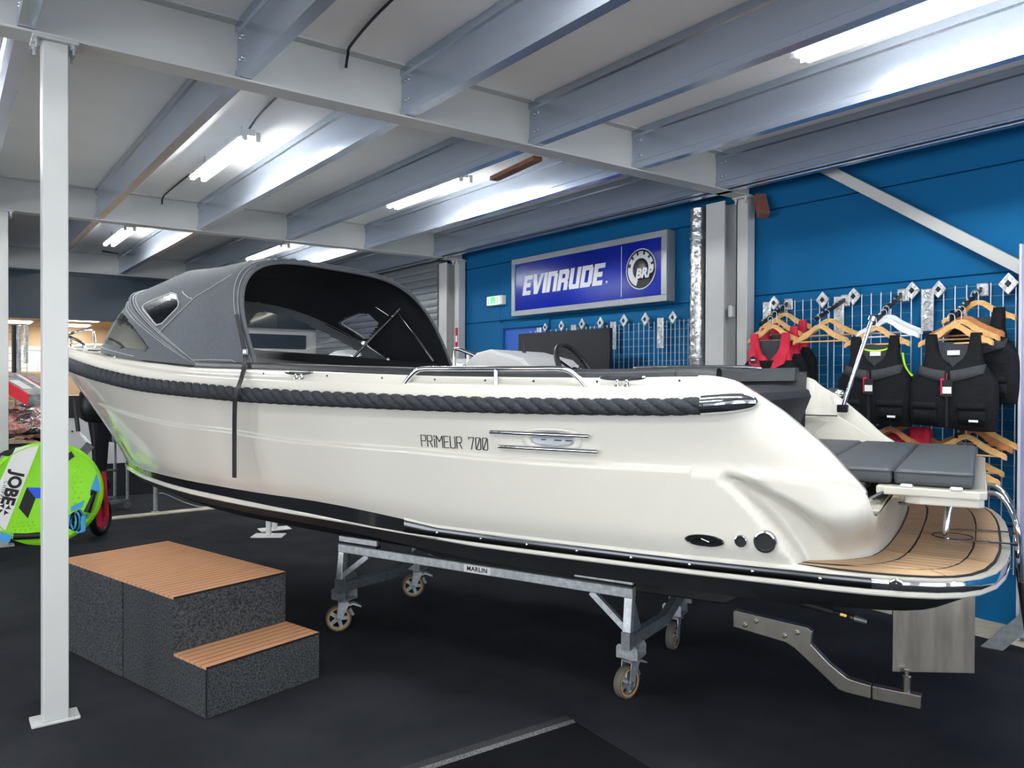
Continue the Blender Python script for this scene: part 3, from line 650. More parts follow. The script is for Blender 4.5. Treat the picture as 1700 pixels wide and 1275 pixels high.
MB().tube([(-2.075, .79, 1.10), (-2.13, .745, 1.135)], .007, 8).build('tray_hinge', 'inox', boat)
# small fittings on the stern quarter
def thruhull(px_, py_, r, deep):
    q = bhit(px_, py_, side_y(-1.72, .96)); o = MB().lathe([(r, 0), (r * 1.02, .006), (r * .93, .013), (r * .8, .014), (r * .74, .008), (r * .7, -.03)], (q.x, side_y(q.x, q.z) - .002, q.z), (0, 1, -.02), 24).build('exhaust_outlet', 'inox', boat, smooth=True)
    MB().lathe([(r * .72, .004), (r * .72, .0045), (0, .0045)], (q.x, side_y(q.x, q.z) - .002, q.z), (0, 1, 0), 24).build('outlet_bore', 'black', o)
thruhull(1230.5, 897.5, .0235, 0); thruhull(1270.5, 899, .042, 0)
q = bhit(1173.5, 895, 1.03); el = MB(); n_ = 28
P_ = [[(q.x + .074 * f_ * cos(2 * pi * i / n_), side_y(q.x, q.z) + h_, q.z + .0225 * f_ * sin(2 * pi * i / n_)) for i in range(n_)] for f_, h_ in ((1, -.005), (1, .006), (.94, .009), (.90, .006), (.001, .006))]
bd = el.loft(P_).build('oval_badge', 'hullblack', boat, smooth=True)
MB().tube([(q.x + .045, side_y(q.x, q.z) + .007, q.z - .002), (q.x + .01, side_y(q.x, q.z) + .008, q.z + .006), (q.x - .02, side_y(q.x, q.z) + .008, q.z - .004), (q.x - .045, side_y(q.x, q.z) + .008, q.z + .003)], .0022, 5).build('badge_emblem', 'inoxdark', bd)
q = bhit(1453, 893, .85); MB().lathe([(.009, 0), (.009, .012), (.006, .016), (0, .016)], (q.x, q_on(q.x) - .004, q.z), (-.5, 1, 0), 12).build('drain_fitting', 'inox', boat, smooth=True)
q = bhit(1494, 846, .7); MB().rbox((q.x - .02, .52, q.z - .005), (q.x + .02, .56, q.z + .005), .002).build('shore_socket', 'inox', boat)
# ladder on the stern edge
ld = MB()
for y_ in (.30, .03):
    q0 = (-2.34, y_, .90)
    ld.tube([(-2.34, y_, .897), (-2.56, y_, .905)], .006, 8)
    ld.tube(curve_pts([(-2.45, y_ - .12, 1.08), (-2.49, y_ - .08, 1.088), (-2.53, y_ - .04, 1.05), (-2.556, y_, .98), (-2.566, y_, .90), (-2.575, y_, .76)], 5), .0105, 10)
    MB().tube([(-2.575, y_, .76), (-2.60, y_ - .01, .56), (-2.625, y_ - .02, .38)], .014, 10).build('ladder_sleeve', 'blackplastic', boat, smooth=True)
lo = ld.build('ladder_rail', 'inox', boat, smooth=True)
for z in (.86, .80): MB().tube([(-2.57, .03, z), (-2.57, .30, z)], .009, 8).build('ladder_rung', 'inox', lo, smooth=True)
for y_ in (.30, .03): MB().rbox((-2.31, y_ - .015, .891), (-2.37, y_ + .015, .903), .003).build('ladder_hinge', 'inox', lo)
# ------------------------------------------------------------------ rope fender
path = [(s, wg(s), zr(s)) for s in [-1.555 + (4.45 + 1.555) * i / 150 for i in range(151)]] + [(4.52, .07, zr(4.52)), (4.565, 0, zr(4.56))]
path = path + [(a_, -b2, c) for a_, b2, c in path[-2::-1]]
path = [Vector(p) for p in path]
Ls = [0]
for i in range(1, len(path)): Ls.append(Ls[-1] + (path[i] - path[i - 1]).length)
TOT = Ls[-1]; NS = 1350; ii = 0; cen = []
for k in range(NS + 1):
    d = TOT * k / NS
    while ii < len(path) - 2 and Ls[ii + 1] < d: ii += 1
    t = (d - Ls[ii]) / (Ls[ii + 1] - Ls[ii] + 1e-9); cen.append((path[ii].lerp(path[ii + 1], t), (path[ii + 1] - path[ii]).normalized(), d))
rp = MB(); n_ = 8
for st in range(3):
    rings = []
    for k, (p, t, d) in enumerate(cen):
        x_ = min(d, TOT - d); R = .035 + .010 * smooth01(x_ / 4.2)
        t = (cen[min(k + 4, NS)][0] - cen[max(k - 4, 0)][0]).normalized(); up = Vector((0, 0, 1)); outw = t.cross(up).normalized()
        if outw.dot(Vector((p.x - 1.2, p.y, 0))) < 0 and abs(p.y) > .3: outw = -outw
        outw = (Vector((t.y, -t.x, 0))).normalized()
        if k == 0 and st == 0: sgn = 1 if outw.y > 0 else -1
        outw = outw * sgn; c = p + outw * R * .62
        ph = 2 * pi * d / .215 + st * 2 * pi / 3; o_ = outw * cos(ph) * .47 * R + up * sin(ph) * .47 * R
        # a strand is wider across the lay: ellipse
        a1 = (outw * cos(ph) + up * sin(ph)); a2 = (-outw * sin(ph) + up * cos(ph))
        rings.append([c + o_ + a1 * cos(2 * pi * j / n_) * R * .53 + a2 * sin(2 * pi * j / n_) * R * .66 for j in range(n_)])
    rp.loft(rings, True, True)
rp.build('rope_fender', 'rope', boat, smooth=True, angle=180)
for sg in (1, -1):
    rings = []; n_ = 20
    for i in range(22):
        t = i / 21; s = -1.545 - .20 * t; R = .0375 * sqrt(max(1e-4, 1 - max(0, (t - .35) / .65) ** 3.2)); R = R if t > .35 else .0375
        cyy = wg(s) + .021 - .018 * smooth01((t - .3) / .7); rings.append([(s, sg * (cyy + cos(2 * pi * j / n_) * R * .9), zr(s) + sin(2 * pi * j / n_) * R) for j in range(n_)])
    MB().loft(rings, True, True).build('rope_end_cap', 'inox', boat, smooth=True, angle=60)
# ------------------------------------------------------------------ decks and cockpit lining
rows = []
for s in [1.45 + (4.50 - 1.45) * i / 40 for i in range(41)]:
    W = max(.001, wg(s) - .11); rows.append([(s, W * f_, zc(s) - .002 + .03 * (1 - f_ * f_)) for f_ in (1, .8, .6, .4, .2, 0)])
mir(MB(), rows).build('foredeck', 'gel', boat, smooth=True, angle=180)
rows = []
for s in [-1.56 + (1.5 + 1.56) * i / 40 for i in range(41)]:
    W = wg(s) - .127; T = zc(s); rows.append([(s, W + .02, T + .002), (s, W + .012, T + .030), (s, W - .02, T + .036), (s, W - .05, T + .03), (s, W - .065, T - .02), (s, W - .10, T - .30), (s, W - .12, T - .6)])
mir(MB(), rows).build('coaming_padding', 'vinyldark', boat, smooth=True, angle=70)
MB().rbox((-1.35, -.80, .90), (.9, .80, .93), .004).build('cockpit_sole', 'teak', boat)
MB().rbox((1.5, -.78, 1.1), (1.56, .78, 1.62), .01).build('cabin_bulkhead', 'vinyldark', boat)
cushion('side_bench', (-.9, -.50, 1.0), (1.3, -.90, 1.28), .03, 'vinyldark')
# stern bench backrest with ribs, seen past the near coaming
bk = MB(); rings = []
NR = 110
for i in range(NR + 1):
    y = -.72 + 1.50 * i / NR; k_ = .005 * abs(sin(i * pi / 2)) if i % 2 else 0
    rings.append([(-1.50 - k_, y, 1.16), (-1.61 - k_, y, 1.45), (-1.60, y, 1.485), (-1.57, y, 1.502), (-1.40, y, 1.515), (-1.35, y, 1.44), (-1.38, y, 1.0), (-1.47, y, 1.0)])
bk.loft(rings, True, True).build('stern_backrest', 'vinyldark', boat, smooth=True, angle=35)
# long pad on the far coaming and its grab rail
for sg, s0, s1, h in ((-1, -1.50, -.55, .055), (1, -1.40, -.60, .022)):
    rings = []
    for i in range(25):
        s = s0 + (s1 - s0) * i / 24; W = wg(s) - .10; T = zc(s) + .002; rings.append([(s, sg * (W - a_), T + b2 * h) for a_, b2 in ((0, 0), (-.004, .7), (.012, 1), (.11, 1), (.13, .7), (.135, -.4))])
    MB().loft(rings, True, True).build('coaming_pad', 'vinyl', boat, smooth=True, angle=40)
def rail(pts, r, name, m='inox'): return MB().tube(curve_pts(pts, 6), r, 12).build(name, m, boat, smooth=True)
for sg in (1, -1):
    y_ = lambda s: sg * (wg(s) - .045); zt = 1.588
    rail([(-.140, y_(-.14), zl(-.14)), (-.165, y_(-.16), 1.548), (-.205, y_(-.2), 1.578), (-.25, y_(-.25), zt), (-.45, y_(-.45), zt), (-.63, y_(-.63), zt), (-.8, y_(-.8), zt), (-.93, y_(-.93), zt), (-.98, y_(-.98), 1.578), (-1.02, y_(-1.02), 1.55), (-1.055, y_(-1.055), zl(-1.05))], .0115, 'grab_rail')
    rail([(-.63, y_(-.63), zl(-.63)), (-.63, y_(-.63), 1.55), (-.63, y_(-.63), zt)], .0105, 'grab_rail_leg')
    for s_ in (.56, -1.205):
        yy = sg * (wg(s_) - .052); z_ = zl(s_) + .002; cl_ = MB()
        cl_.tube(curve_pts([(s_ - .1, yy, z_ + .036), (s_ - .06, yy, z_ + .030), (s_, yy, z_ + .028), (s_ + .06, yy, z_ + .030), (s_ + .1, yy, z_ + .036)], 5), [.003] + [.0075] * 19 + [.003], 8)
        for e in (-.02, .02): cl_.lathe([(.015, 0), (.013, .004), (.008, .010), (.008, .026)], (s_ + e, yy, z_), (0, 0, 1), 12)
        cl_.build('mooring_cleat', 'inox', boat, smooth=True)
    # screws on the coaming
    sc = MB()
    for s_ in (.845, .38, .02, -.29, -.56, -.80, -1.09, -1.43): sc.lathe([(.0055, 0), (.0055, .002), (.004, .003), (0, .002)], (s_, sg * (wg(s_) - .0695), (zl(s_) + zc(s_)) / 2 + .002), (0, sg, 0), 8)
    sc.build('coaming_screws', 'inoxdark', boat, smooth=True)
# bow rail: two arms joined at the stem head, bow cleat
rail([bhit(x_, y_, d_) for x_, y_, d_ in ((143, 592, .50), (141.5, 580, .50), (139, 572, .49), (132, 567, .46), (120, 561, .38), (111, 557.5, .28), (113, 555, .18), (122, 552.5, .10), (136, 549.5, .04), (149, 548, -.02), (154.5, 550, -.045), (156.5, 556, -.05), (158, 568, -.05))], .0125, 'bow_rail')
rail([bhit(118, 574, .33), bhit(118, 567, .33), bhit(118.5, 560.5, .36)], .0105, 'bow_rail_leg')
q = bhit(163, 590, .66); cl_ = MB(); cl_.tube([(q.x - .12, q.y, q.z + .035), (q.x, q.y, q.z + .028), (q.x + .12, q.y, q.z + .035)], .009, 8)
for e in (-.03, .03): cl_.lathe([(.018, -.03), (.016, 0), (.009, .008), (.009, .03)], (q.x + e, q.y, q.z), (0, 0, 1), 12)
cl_.build('bow_cleat', 'inox', boat, smooth=True)
# ------------------------------------------------------------------ side handle, lettering
hx, hz = -.90, 1.297; hy = side_y(hx, hz); nrm_t = (side_y(hx - .15, hz) - side_y(hx + .15, hz)) / -.3
def on_side(s, z, d=0): return Vector((s, side_y(s, z) + d, z))
pl_ = []
for ff, dd in ((1, .001), (.97, .004), (.80, .005), (.70, -.006), (0.01, -.006)):
    pl_.append([on_side(hx - .015 + .135 * ff * (abs(cos(a_)) ** .6) * (1 if cos(a_) > 0 else -1), hz + .046 * ff * (abs(sin(a_)) ** .7) * (1 if sin(a_) > 0 else -1), dd + .002) for a_ in [2 * pi * i / 36 for i in range(36)]])
hp = MB().loft(pl_).build('vent_plate', 'gel', boat, smooth=True, angle=60)
pl_ = [[on_side(hx - .02 + .105 * ff * cos(a_), hz + .001 + .033 * ff * sin(a_), dd) for a_ in [2 * pi * i / 30 for i in range(30)]] for ff, dd in ((1, .005), (.92, .0065), (.80, .002), (.01, .0005))]
vg = MB().loft(pl_).build('vent_grille', 'signframe', hp, smooth=True)
for a_, w_ in ((-.06, .035), (-.01, .03), (.05, .02)): MB().bar(on_side(hx - .02 + a_, hz - .004, .003), on_side(hx - .02 + a_ - w_, hz - .004, .003), .004, .006, (0, 1, 0)).build('vent_slot', 'black', hp)
for a_, b2, z_ in ((-.630, -1.088, 1.316), (-.668, -1.124, 1.255)):
    MB().tube([on_side(a_ + (b2 - a_) * t / 8, z_, .014) for t in range(9)], .0085, 10).build('side_handle', 'inox', boat, smooth=True)
    for t in (.12, .5, .88): MB().tube([on_side(a_ + (b2 - a_) * t, z_, -.004), on_side(a_ + (b2 - a_) * t, z_, .014)], .006, 8).build('handle_stud', 'inox', boat)
# thin stroke lettering: polylines on the hull side
GL = {'P': [[(0, 0), (0, 1), (.6, 1), (.7, .9), (.7, .6), (.6, .5), (0, .5)]], 'R': [[(0, 0), (0, 1), (.6, 1), (.7, .9), (.7, .6), (.6, .5), (0, .5)], [(.35, .5), (.7, 0)]],
      'i': [[(.1, 0), (.1, .7)], [(.1, .9), (.1, 1)]], 'M': [[(0, 0), (0, 1), (.45, .5), (.9, 1), (.9, 0)]], 'E': [[(.65, 1), (0, 1), (0, 0), (.65, 0)], [(0, .5), (.55, .5)]],
      'U': [[(0, 1), (0, .1), (.1, 0), (.6, 0), (.7, .1), (.7, 1)]], '7': [[(0, .85), (0, 1), (.7, 1), (.3, 0)]], '0': [[(.1, 0), (.6, 0), (.7, .1), (.7, .9), (.6, 1), (.1, 1), (0, .9), (0, .1), (.1, 0)], [(.12, .08), (.6, .92)]]}
AD = {'P': .95, 'R': .95, 'i': .40, 'M': 1.15, 'E': .9, 'U': .95, '7': .95, '0': .95, ' ': .8}
txt = 'PRiMEUR 700'; H_ = .052; total = sum(AD[c] for c in txt); K_ = .365 / total; cur = 0
for word in ('PRiMEUR ', '700'):
    lt = MB()
    for ch in word:
        for st in GL.get(ch, []):
            pts = [on_side(-.25 - (cur + x_) * K_, 1.235 + y_ * H_, .0015) for x_, y_ in st]
            for i in range(len(pts) - 1): lt.bar(pts[i] + (pts[i] - pts[i + 1]).normalized() * .0015, pts[i + 1] + (pts[i + 1] - pts[i]).normalized() * .0015, .0030, .003, (0, 1, 0))
        cur += AD[ch]
    lt.build('model_lettering', 'black', boat)
# ================================================================== folding canopy (sprayhood), part of the boat
ARCH = [(1.494, .965, 1.607, 2.56, 2.155, .463, .597), (1.35, .955, 1.603, 2.06, 2.285, .50, .62), (1.10, .945, 1.596, 1.45, 2.32, .52, .63), (1.018, .941, 1.590, 1.331, 2.281, .524, .636)]
def arch_pt(q, th, ins=0):
    sb, yb, zb, sa, za, p1_, p2_ = q; c, s = cos(th), sin(th); h = abs(s) ** p2_; k_ = 1 if c >= 0 else -1
    return Vector((sb + (sa - sb) * h, (yb - ins) * k_ * abs(c) ** p1_, zb + (za - ins - zb) * h))
NT = 140
def thmap(i): t = i / NT; return pi * (t - .10 * sin(2 * pi * t) * -.6 / 1.0 * .5)
TH = [pi * i / NT for i in range(NT + 1)]
NU = 60
def hood_pt(u, th, ins=0):
    """u = 0 at the front hoop, 1 at the open rear hoop"""
    A = [arch_pt(q, th, ins) for q in ARCH]; x = u * 2
    us = [0, 1.0, 1.75, 2.0]; i = 0 if x < 1 else (1 if x < 1.75 else 2); t = (x - us[i]) / (us[i + 1] - us[i])
    if i == 0: return A[0].lerp(A[1], t)
    if i == 1:
        sag = -.012 * sin(pi * t); p = A[1].lerp(A[2], t); return p + Vector((0, 0, sag * abs(sin(th)) ** 2))
    return A[2].lerp(A[3], t)
# front edge of the hood on the deck
FB = curve_pts([(1.494, .965, 1.612), (2.095, .902, 1.650), (2.42, .857, 1.678), (2.72, .79, 1.706), (2.97, .66, 1.732), (3.13, .47, 1.753), (3.21, .25, 1.766), (3.23, 0, 1.77)], 24)
def fb_pt(t):
    """t 0..1 from port base to centre"""
    k = min(1, max(0, t)) * (len(FB) - 1); i = min(int(k), len(FB) - 2); return FB[i].lerp(FB[i + 1], k - i)
def front_pt(v, th):
    """v = 0 at the front hoop, 1 on the deck"""
    sg = 1 if th <= pi / 2 else -1; t = th if sg > 0 else pi - th; t = t / (pi / 2)
    p = fb_pt(t ** .62); q = arch_pt(ARCH[0], th); e = Vector((p.x, sg * p.y, p.z)); o = q.lerp(e, v)
    return o + Vector((.04, 0, .02)) * sin(pi * v) * min(1, 3 * t)
def roundpoly(P, r=.25, n=4):
    out = []
    for i in range(len(P)):
        a, b, c = Vector(P[i - 1]), Vector(P[i]), Vector(P[(i + 1) % len(P)]); p = b.lerp(a, r); q = b.lerp(c, r)
        for k in range(n + 1): t = k / n; out.append(tuple((p * (1 - t) ** 2 + b * 2 * t * (1 - t) + q * t * t)))
    return out
W_SIDE = roundpoly([(234, 508), (281, 487), (293, 489), (298, 508), (266, 540), (258, 539)], .2)          # small smoked pane
W_FRONT = roundpoly([(174, 571), (200, 521), (204, 520), (247, 577), (241, 583), (206, 578)], .16)       # clear triangular pane
W_FAR = roundpoly([(380, 600), (409, 545), (425, 519), (440, 518), (482, 526), (540, 553), (600, 586), (590, 606)], .12)
W_REAR = roundpoly([(434, 607), (428, 575), (440, 535), (470, 518), (520, 525), (560, 545), (600, 590), (598, 607)], .12)
def split_grid(fn, ua, NTl, polys, fab, lin_ins=None, name='canopy', far=None):
    """make fabric mesh and pane meshes from a parametric surface; panes are cut where the port point lies in a window outline"""
    fabm = MB(); panes = [MB() for _ in polys]; n = len(NTl)
    grid = [[fn(u, th) for th in NTl] for u in ua]
    flat = [p for r in grid for p in r]; F = {-1: []}
    for k in range(len(polys)): F[k] = []; F[k + 100] = []
    for i in range(len(ua) - 1):
        for j in range(n - 1):
            ids = (i * n + j, i * n + j + 1, (i + 1) * n + j + 1, (i + 1) * n + j); c = sum((flat[t] for t in ids), Vector()) / 4
            pt = bpx((c.x, abs(c.y), c.z)); key = -1
            for k, P in enumerate(polys):
                if inside(pt, P): key = k if c.y > 0 else k + 100
            if far is not None and c.y < 0 and inside(bpx(c), far): key = 100
            F[key].append(ids)
    def emit(mb, fs):
        used = sorted({t for f in fs for t in f}); mp = {t: i for i, t in enumerate(used)}; mb.add([flat[t] for t in used], [tuple(mp[t] for t in f) for f in fs]); return mb
    return emit(MB(), F[-1]), {k: emit(MB(), f) for k, f in F.items() if k != -1 and f}
UA = [i / NU for i in range(NU + 1)]
# windows that exist only on the far side's rear panel are on both sides hidden from here: the near one is rolled away with the rear panel
fabm, panes = split_grid(hood_pt, UA, TH, [W_SIDE], 'fabric')
top = fabm.build('canopy_top', 'fabric', boat, smooth=True, angle=180)
for k, mb in panes.items(): mb.build('canopy_window', 'smoke', top, smooth=True)
fabm, panes = split_grid(front_pt, [i / 40 for i in range(41)], [pi * i / 200 for i in range(201)], [W_FRONT], 'fabric', far=W_FAR)
frt = fabm.build('canopy_front', 'fabric', boat, smooth=True, angle=180)
for k, mb in panes.items(): mb.build('canopy_window', 'clear', frt, smooth=True)
# inner skin of the cloth, coloured dark for the hood's unlit inside (with the same openings)
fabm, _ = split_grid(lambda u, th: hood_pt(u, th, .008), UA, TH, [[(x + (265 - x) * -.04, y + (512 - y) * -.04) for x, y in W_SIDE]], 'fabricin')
fabm.build('canopy_shade_skin', 'fabricin', top, smooth=True, angle=180)
# map a picture point of the port side to the cloth
GRID = [(bpx(hood_pt(u, th)), u, th) for u in [i / 150 for i in range(151)] for th in [pi / 2 * .95 * i / 130 for i in range(131)]]
GRIDF = [(bpx(front_pt(u, th)), u, th) for u in [i / 90 for i in range(91)] for th in [pi / 2 * i / 160 for i in range(161)]]
def find(G, p): return min(G, key=lambda g: (g[0][0] - p[0]) ** 2 + (g[0][1] - p[1]) ** 2)[1:]
def on_hood(p, d=.004):
    u, th = find(GRID, p); q = hood_pt(u, th); return q + Vector((0, q.y, (q.z - 1.5))).normalized() * d
def on_front(p, d=.004):
    u, th = find(GRIDF, p); q = front_pt(u, th); return q + Vector((.5, q.y, .2)).normalized() * d
st = 0
def stitch(pts, parent, r=.0022, m='stitch', name='stitching', close=False):
    for sg in ((1, -1) if name != 'stitching' else (1,)): MB().tube([(p[0], sg * p[1], p[2]) for p in pts], r, 5, closed=close).build(name, m, parent, smooth=True)
def dense(P, n=10, close=True):
    out = []; m_ = len(P)
    for i in range(m_ if close else m_ - 1):
        a, b = P[i], P[(i + 1) % m_]; k = max(1, int(math.hypot(a[0] - b[0], a[1] - b[1]) / n))
        for t in range(k): out.append((a[0] + (b[0] - a[0]) * t / k, a[1] + (b[1] - a[1]) * t / k))
    if not close: out.append(P[-1])
    return out
stitch([on_hood(p, .002) for p in W_SIDE], top, .0055, 'stitch', 'window_edging', True)
MB().tube([on_front(p, .002) for p in W_FRONT], .0045, 5, closed=True).build('window_edging', 'fabric', frt, smooth=True)
# seams
for u_ in (.965, .925): stitch([hood_pt(u_, pi / 2 * i / 40) * 1.0 + Vector((0, .003, .003)) for i in range(41)], top)
stitch([hood_pt(.0, pi / 2 * i / 40) + Vector((.002, .005, .004)) for i in range(41)], top, .009, 'fabric', 'hoop_sleeve')
for u_ in (.03, .06): stitch([hood_pt(u_, pi / 2 * i / 40) + Vector((.0, .003, .003)) for i in range(41)], top)
for v_ in (.045, .10): stitch([front_pt(v_, pi / 2 * i / 50) + Vector((.003, .003, .002)) for i in range(51)], frt)
stitch([front_pt(.90, pi / 2 * i / 50) + Vector((.003, .003, .002)) for i in range(4, 51)], frt)
stitch([on_hood(p) for p in curve_pts([(262, 556, 0), (290, 528, 0), (320, 498, 0), (350, 478, 0), (385, 456, 0)], 5)], top, .003)
stitch([on_hood(p) for p in curve_pts([(291, 456, 0), (297, 474, 0), (306, 488, 0), (320, 498, 0)], 4)], top, .003)
stitch([on_hood(p) for p in ((318, 598), (350, 601), (385, 604), (412, 606))], top)
# edge hem of the open rear hoop
hem = [hood_pt(1, pi * i / 80) for i in range(81)]
MB().tube([p + Vector((-.004, 0, 0)) for p in hem], .011, 8).build('rear_hoop_hem', 'fabric', top, smooth=True)
hem2 = [hood_pt(.985, pi * (.28 + .5 * i / 60)) + Vector((-.01, 0, .012 + .004 * sin(i * 2.3))) for i in range(61)]
MB().tube(hem2, [.010 + .004 * sin(i * 1.7) for i in range(61)], 7).build('rolled_flap', 'fabric', top, smooth=True)
# turn-button studs along the lower edge
for p in ((191, 594), (228, 600), (273, 606), (324, 611), (380, 615)):
    q = bhit(p[0], p[1], .975 if p[0] > 300 else (.90 if p[0] > 215 else .86)); MB().lathe([(.009, 0), (.009, .004), (.005, .007), (.005, .016), (0, .018)], q, (0, 1, .2), 8).build('turn_button', 'inox', top, smooth=True)
# stainless frame inside the hood, on the far side
def tubes(P, y, r=.0115, name='canopy_frame'):
    yy = y if isinstance(y, (list, tuple)) else [y] * len(P); MB().tube(curve_pts([bhit(p[0], p[1], t) for p, t in zip(P, yy)], 5), r, 10).build(name, 'inox', top, smooth=True)
tubes([(586, 595), (616, 562), (648, 530), (668, 508), (679, 490)], [-.86, -.87, -.87, -.86, -.84])
tubes([(664, 522), (692, 560), (720, 600)], -.86, .009)
tubes([(552, 480), (590, 489), (622, 508), (648, 525)], [-.70, -.78, -.84, -.87], .009)
tubes([(488, 516), (530, 534), (570, 554), (604, 570)], -.88, .009)
tubes([(604, 570), (646, 598)], -.88, .008)
for p in ((586, 593), (646, 597), (604, 569), (649, 525)): MB().lathe([(.016, -.012), (.016, .012)], bhit(p[0], p[1], -.86), (0, 1, 0), 10).build('frame_joint', 'inox', top)
# far side clear pane (lower) seen through the hoop
pts = [bhit(p[0], p[1], -.895) for p in roundpoly([(412, 578), (410, 556), (424, 528), (440, 519), (490, 527), (540, 548), (598, 584)], .15)]
# strap with buckle hanging over the near side
sp = [hood_pt(.955, .28) + Vector((0, .012, 0)), bhit(407, 588, .985), bhit(405, 610, 1.03), bhit(402, 625, 1.11), bhit(397, 640, 1.19), bhit(391.5, 657, 1.205), bhit(390, 680, 1.185), bhit(389.5, 730, 1.15), bhit(389.5, 793, 1.13)]
sp = curve_pts(sp, 6); m = MB(); rows = []
for i, p in enumerate(sp):
    p = Vector(p); rows.append([p + Vector((-.016, 0, 0)), p + Vector((.016, 0, 0)), p + Vector((.016, .003, 0)), p + Vector((-.016, .003, 0))])
m.loft(rows, True, True); strp = m.build('hanging_strap', 'black', top)
q = bhit(409, 584, .99); MB().rbox((q.x - .024, q.y, q.z - .02), (q.x + .02, q.y + .012, q.z + .02), .004).build('buckle', 'inoxdark', strp); MB().rbox((q.x - .014, q.y + .008, q.z - .008), (q.x + .010, q.y + .016, q.z + .008), .002).build('buckle_bar', 'inox', strp)
# dark backrest of the far side seat under the hood
tp_ = [bhit(418, 579, -.78), bhit(432, 581, -.80), bhit(500, 586, -.82), bhit(582, 592, -.84), bhit(650, 598, -.85), bhit(721, 603.5, -.86)]
MB().loft([[(p.x, p.y, p.z), (p.x, p.y - .05, p.z), (p.x, p.y - .07, p.z - .35), (p.x, p.y + .02, p.z - .45), (p.x, p.y + .015, p.z - .02)] for p in tp_], True, True).build('far_backrest', 'vinyldark', boat, smooth=True, angle=40)
# ------------------------------------------------------------------ helm: console, screen rail, wheel, throttle
cn = MB().prism([(.25, -.72, .93), (.28, -.72, 1.64), (.20, -.72, 1.70), (.10, -.72, 1.72), (-.12, -.72, 1.665), (-.22, -.72, 1.58), (-.24, -.72, .93)], (0, .70, 0)).build('helm_console', 'consolegrey', boat, bev=.02)
q = bhit(870, 578, -.35); MB().tube([q - Vector((0, 0, .05)), q, q + Vector((.01, 0, .05))], [.014, .011, .008], 8).build('throttle_lever', 'blackplastic', cn, smooth=True)
MB().lathe([(.035, -.01), (.035, 0), (.02, .012), (0, .014)], q - Vector((0, 0, .05)), (0, 0, 1), 16).build('throttle_base', 'inox', cn, smooth=True)
for dy, nm in ((0, 'screen_rail'), (-.5, 'screen_rail')):
    MB().tube(curve_pts([(.40, -.08 + dy, 1.50), (.40, -.08 + dy, 1.70), (.37, -.08 + dy, 1.725), (.30, -.08 + dy, 1.705), (.0, -.08 + dy, 1.60), (-.05, -.08 + dy, 1.57)], 5), .012, 10).build(nm, 'inox', cn, smooth=True)
wc = Vector((-.40, -.20, 1.575)); ax = Vector((-.86, 0, .50)).normalized(); u_ = Vector((0, 1, 0)); v_ = ax.cross(u_); R = .192
wh = MB().tube([wc + (u_ * cos(2 * pi * i / 48) + v_ * sin(2 * pi * i / 48)) * R for i in range(48)], .0165, 12, closed=True).build('steering_wheel', 'blackplastic', boat, smooth=True)
for a_ in (90, 210, 330): MB().tube([wc, wc + (u_ * cos(radians(a_)) + v_ * sin(radians(a_))) * (R - .005)], .008, 8).build('wheel_spoke', 'inoxdark', wh, smooth=True)
MB().lathe([(.035, -.03), (.045, 0), (.03, .015), (0, .018)], wc, ax, 20).build('wheel_hub', 'inoxdark', wh, smooth=True)
MB().tube([wc, wc - ax * .22], .022, 10).build('steering_column', 'blackplastic', wh, smooth=True)
# far side hand rail and flag staff on the far coaming
rail([(-.42, -(wg(-.4) - .11), zc(-.4)), (-.44, -(wg(-.4) - .11), zc(-.4) + .045), (-.50, -(wg(-.4) - .11), zc(-.4) + .068), (-1.2, -(wg(-1.2) - .13), zc(-1.2) + .068), (-1.28, -(wg(-1.2) - .13), zc(-1.2) + .04)], .010, 'far_grab_rail')
b0_, b1_ = bhit(1399, 676, -.92), bhit(1446, 534, -.94)
fsf = MB().tube([b0_, b1_], .0125, 12).build('flag_staff', 'inox', boat, smooth=True)
MB().lathe([(.016, 0), (.022, .006), (.022, .03), (.016, .036)], b1_, (b1_ - b0_), 12).build('staff_head', 'inox', fsf, smooth=True)
MB().rbox(b0_ - Vector((.03, .02, .03)), b0_ + Vector((.03, .02, .015)), .005).build('staff_base', 'inoxdark', fsf)
# ------------------------------------------------------------------ running gear: heel bracket, rudder, shaft
def brk(px_, py_): q = bhit(px_, py_, 0); return (q.x, q.z)
upper = [(1219, 1013), (1224, 1012), (1342, 1040), (1350, 1047), (1348, 1068), (1378, 1100), (1405, 1122), (1413, 1126), (1447, 1136)]
lower = [(1447, 1158), (1404, 1147), (1392, 1142), (1320, 1074), (1306, 1065), (1219, 1039)]
pts = [brk(*p) for p in upper + lower]
hb = MB().prism([(a_, -.022, z) for a_, z in pts], (0, .044, 0)).build('rudder_heel_bracket', 'brush', boat, bev=.004)
pts = [brk(*p) for p in ((1449, 1136.5), (1530, 1153), (1529, 1175), (1449, 1158.5))]
MB().prism([(a_, -.022, z) for a_, z in pts], (0, .044, 0)).build('heel_end', 'brush', hb, bev=.003)
for p in ((1239, 1035.5), (1257, 1029), (1304, 1053), (1325, 1048)):
    a_, z = brk(*p); MB().lathe([(.012, 0), (.012, .008), (.007, .010), (.006, .006), (0, .006)], (a_, .022, z), (0, 1, 0), 6).build('hex_bolt', 'brush', hb)
a_, z = brk(1505, 1150); MB().lathe([(.017, -.005), (.017, .07), (.019, .07), (.019, .076), (.011, .078), (.011, .105), (0, .107)], (a_, 0, z), (0, 0, 1), 16).build('heel_bearing', 'brush', hb, smooth=True)
ra = Vector((bhit(1481, 1115, 0).x, 0, 0)); q0 = bhit(1481, 1114.5, 0); q1 = bhit(1481, 1018, 0)
zb_, zt_ = q0.z, .72
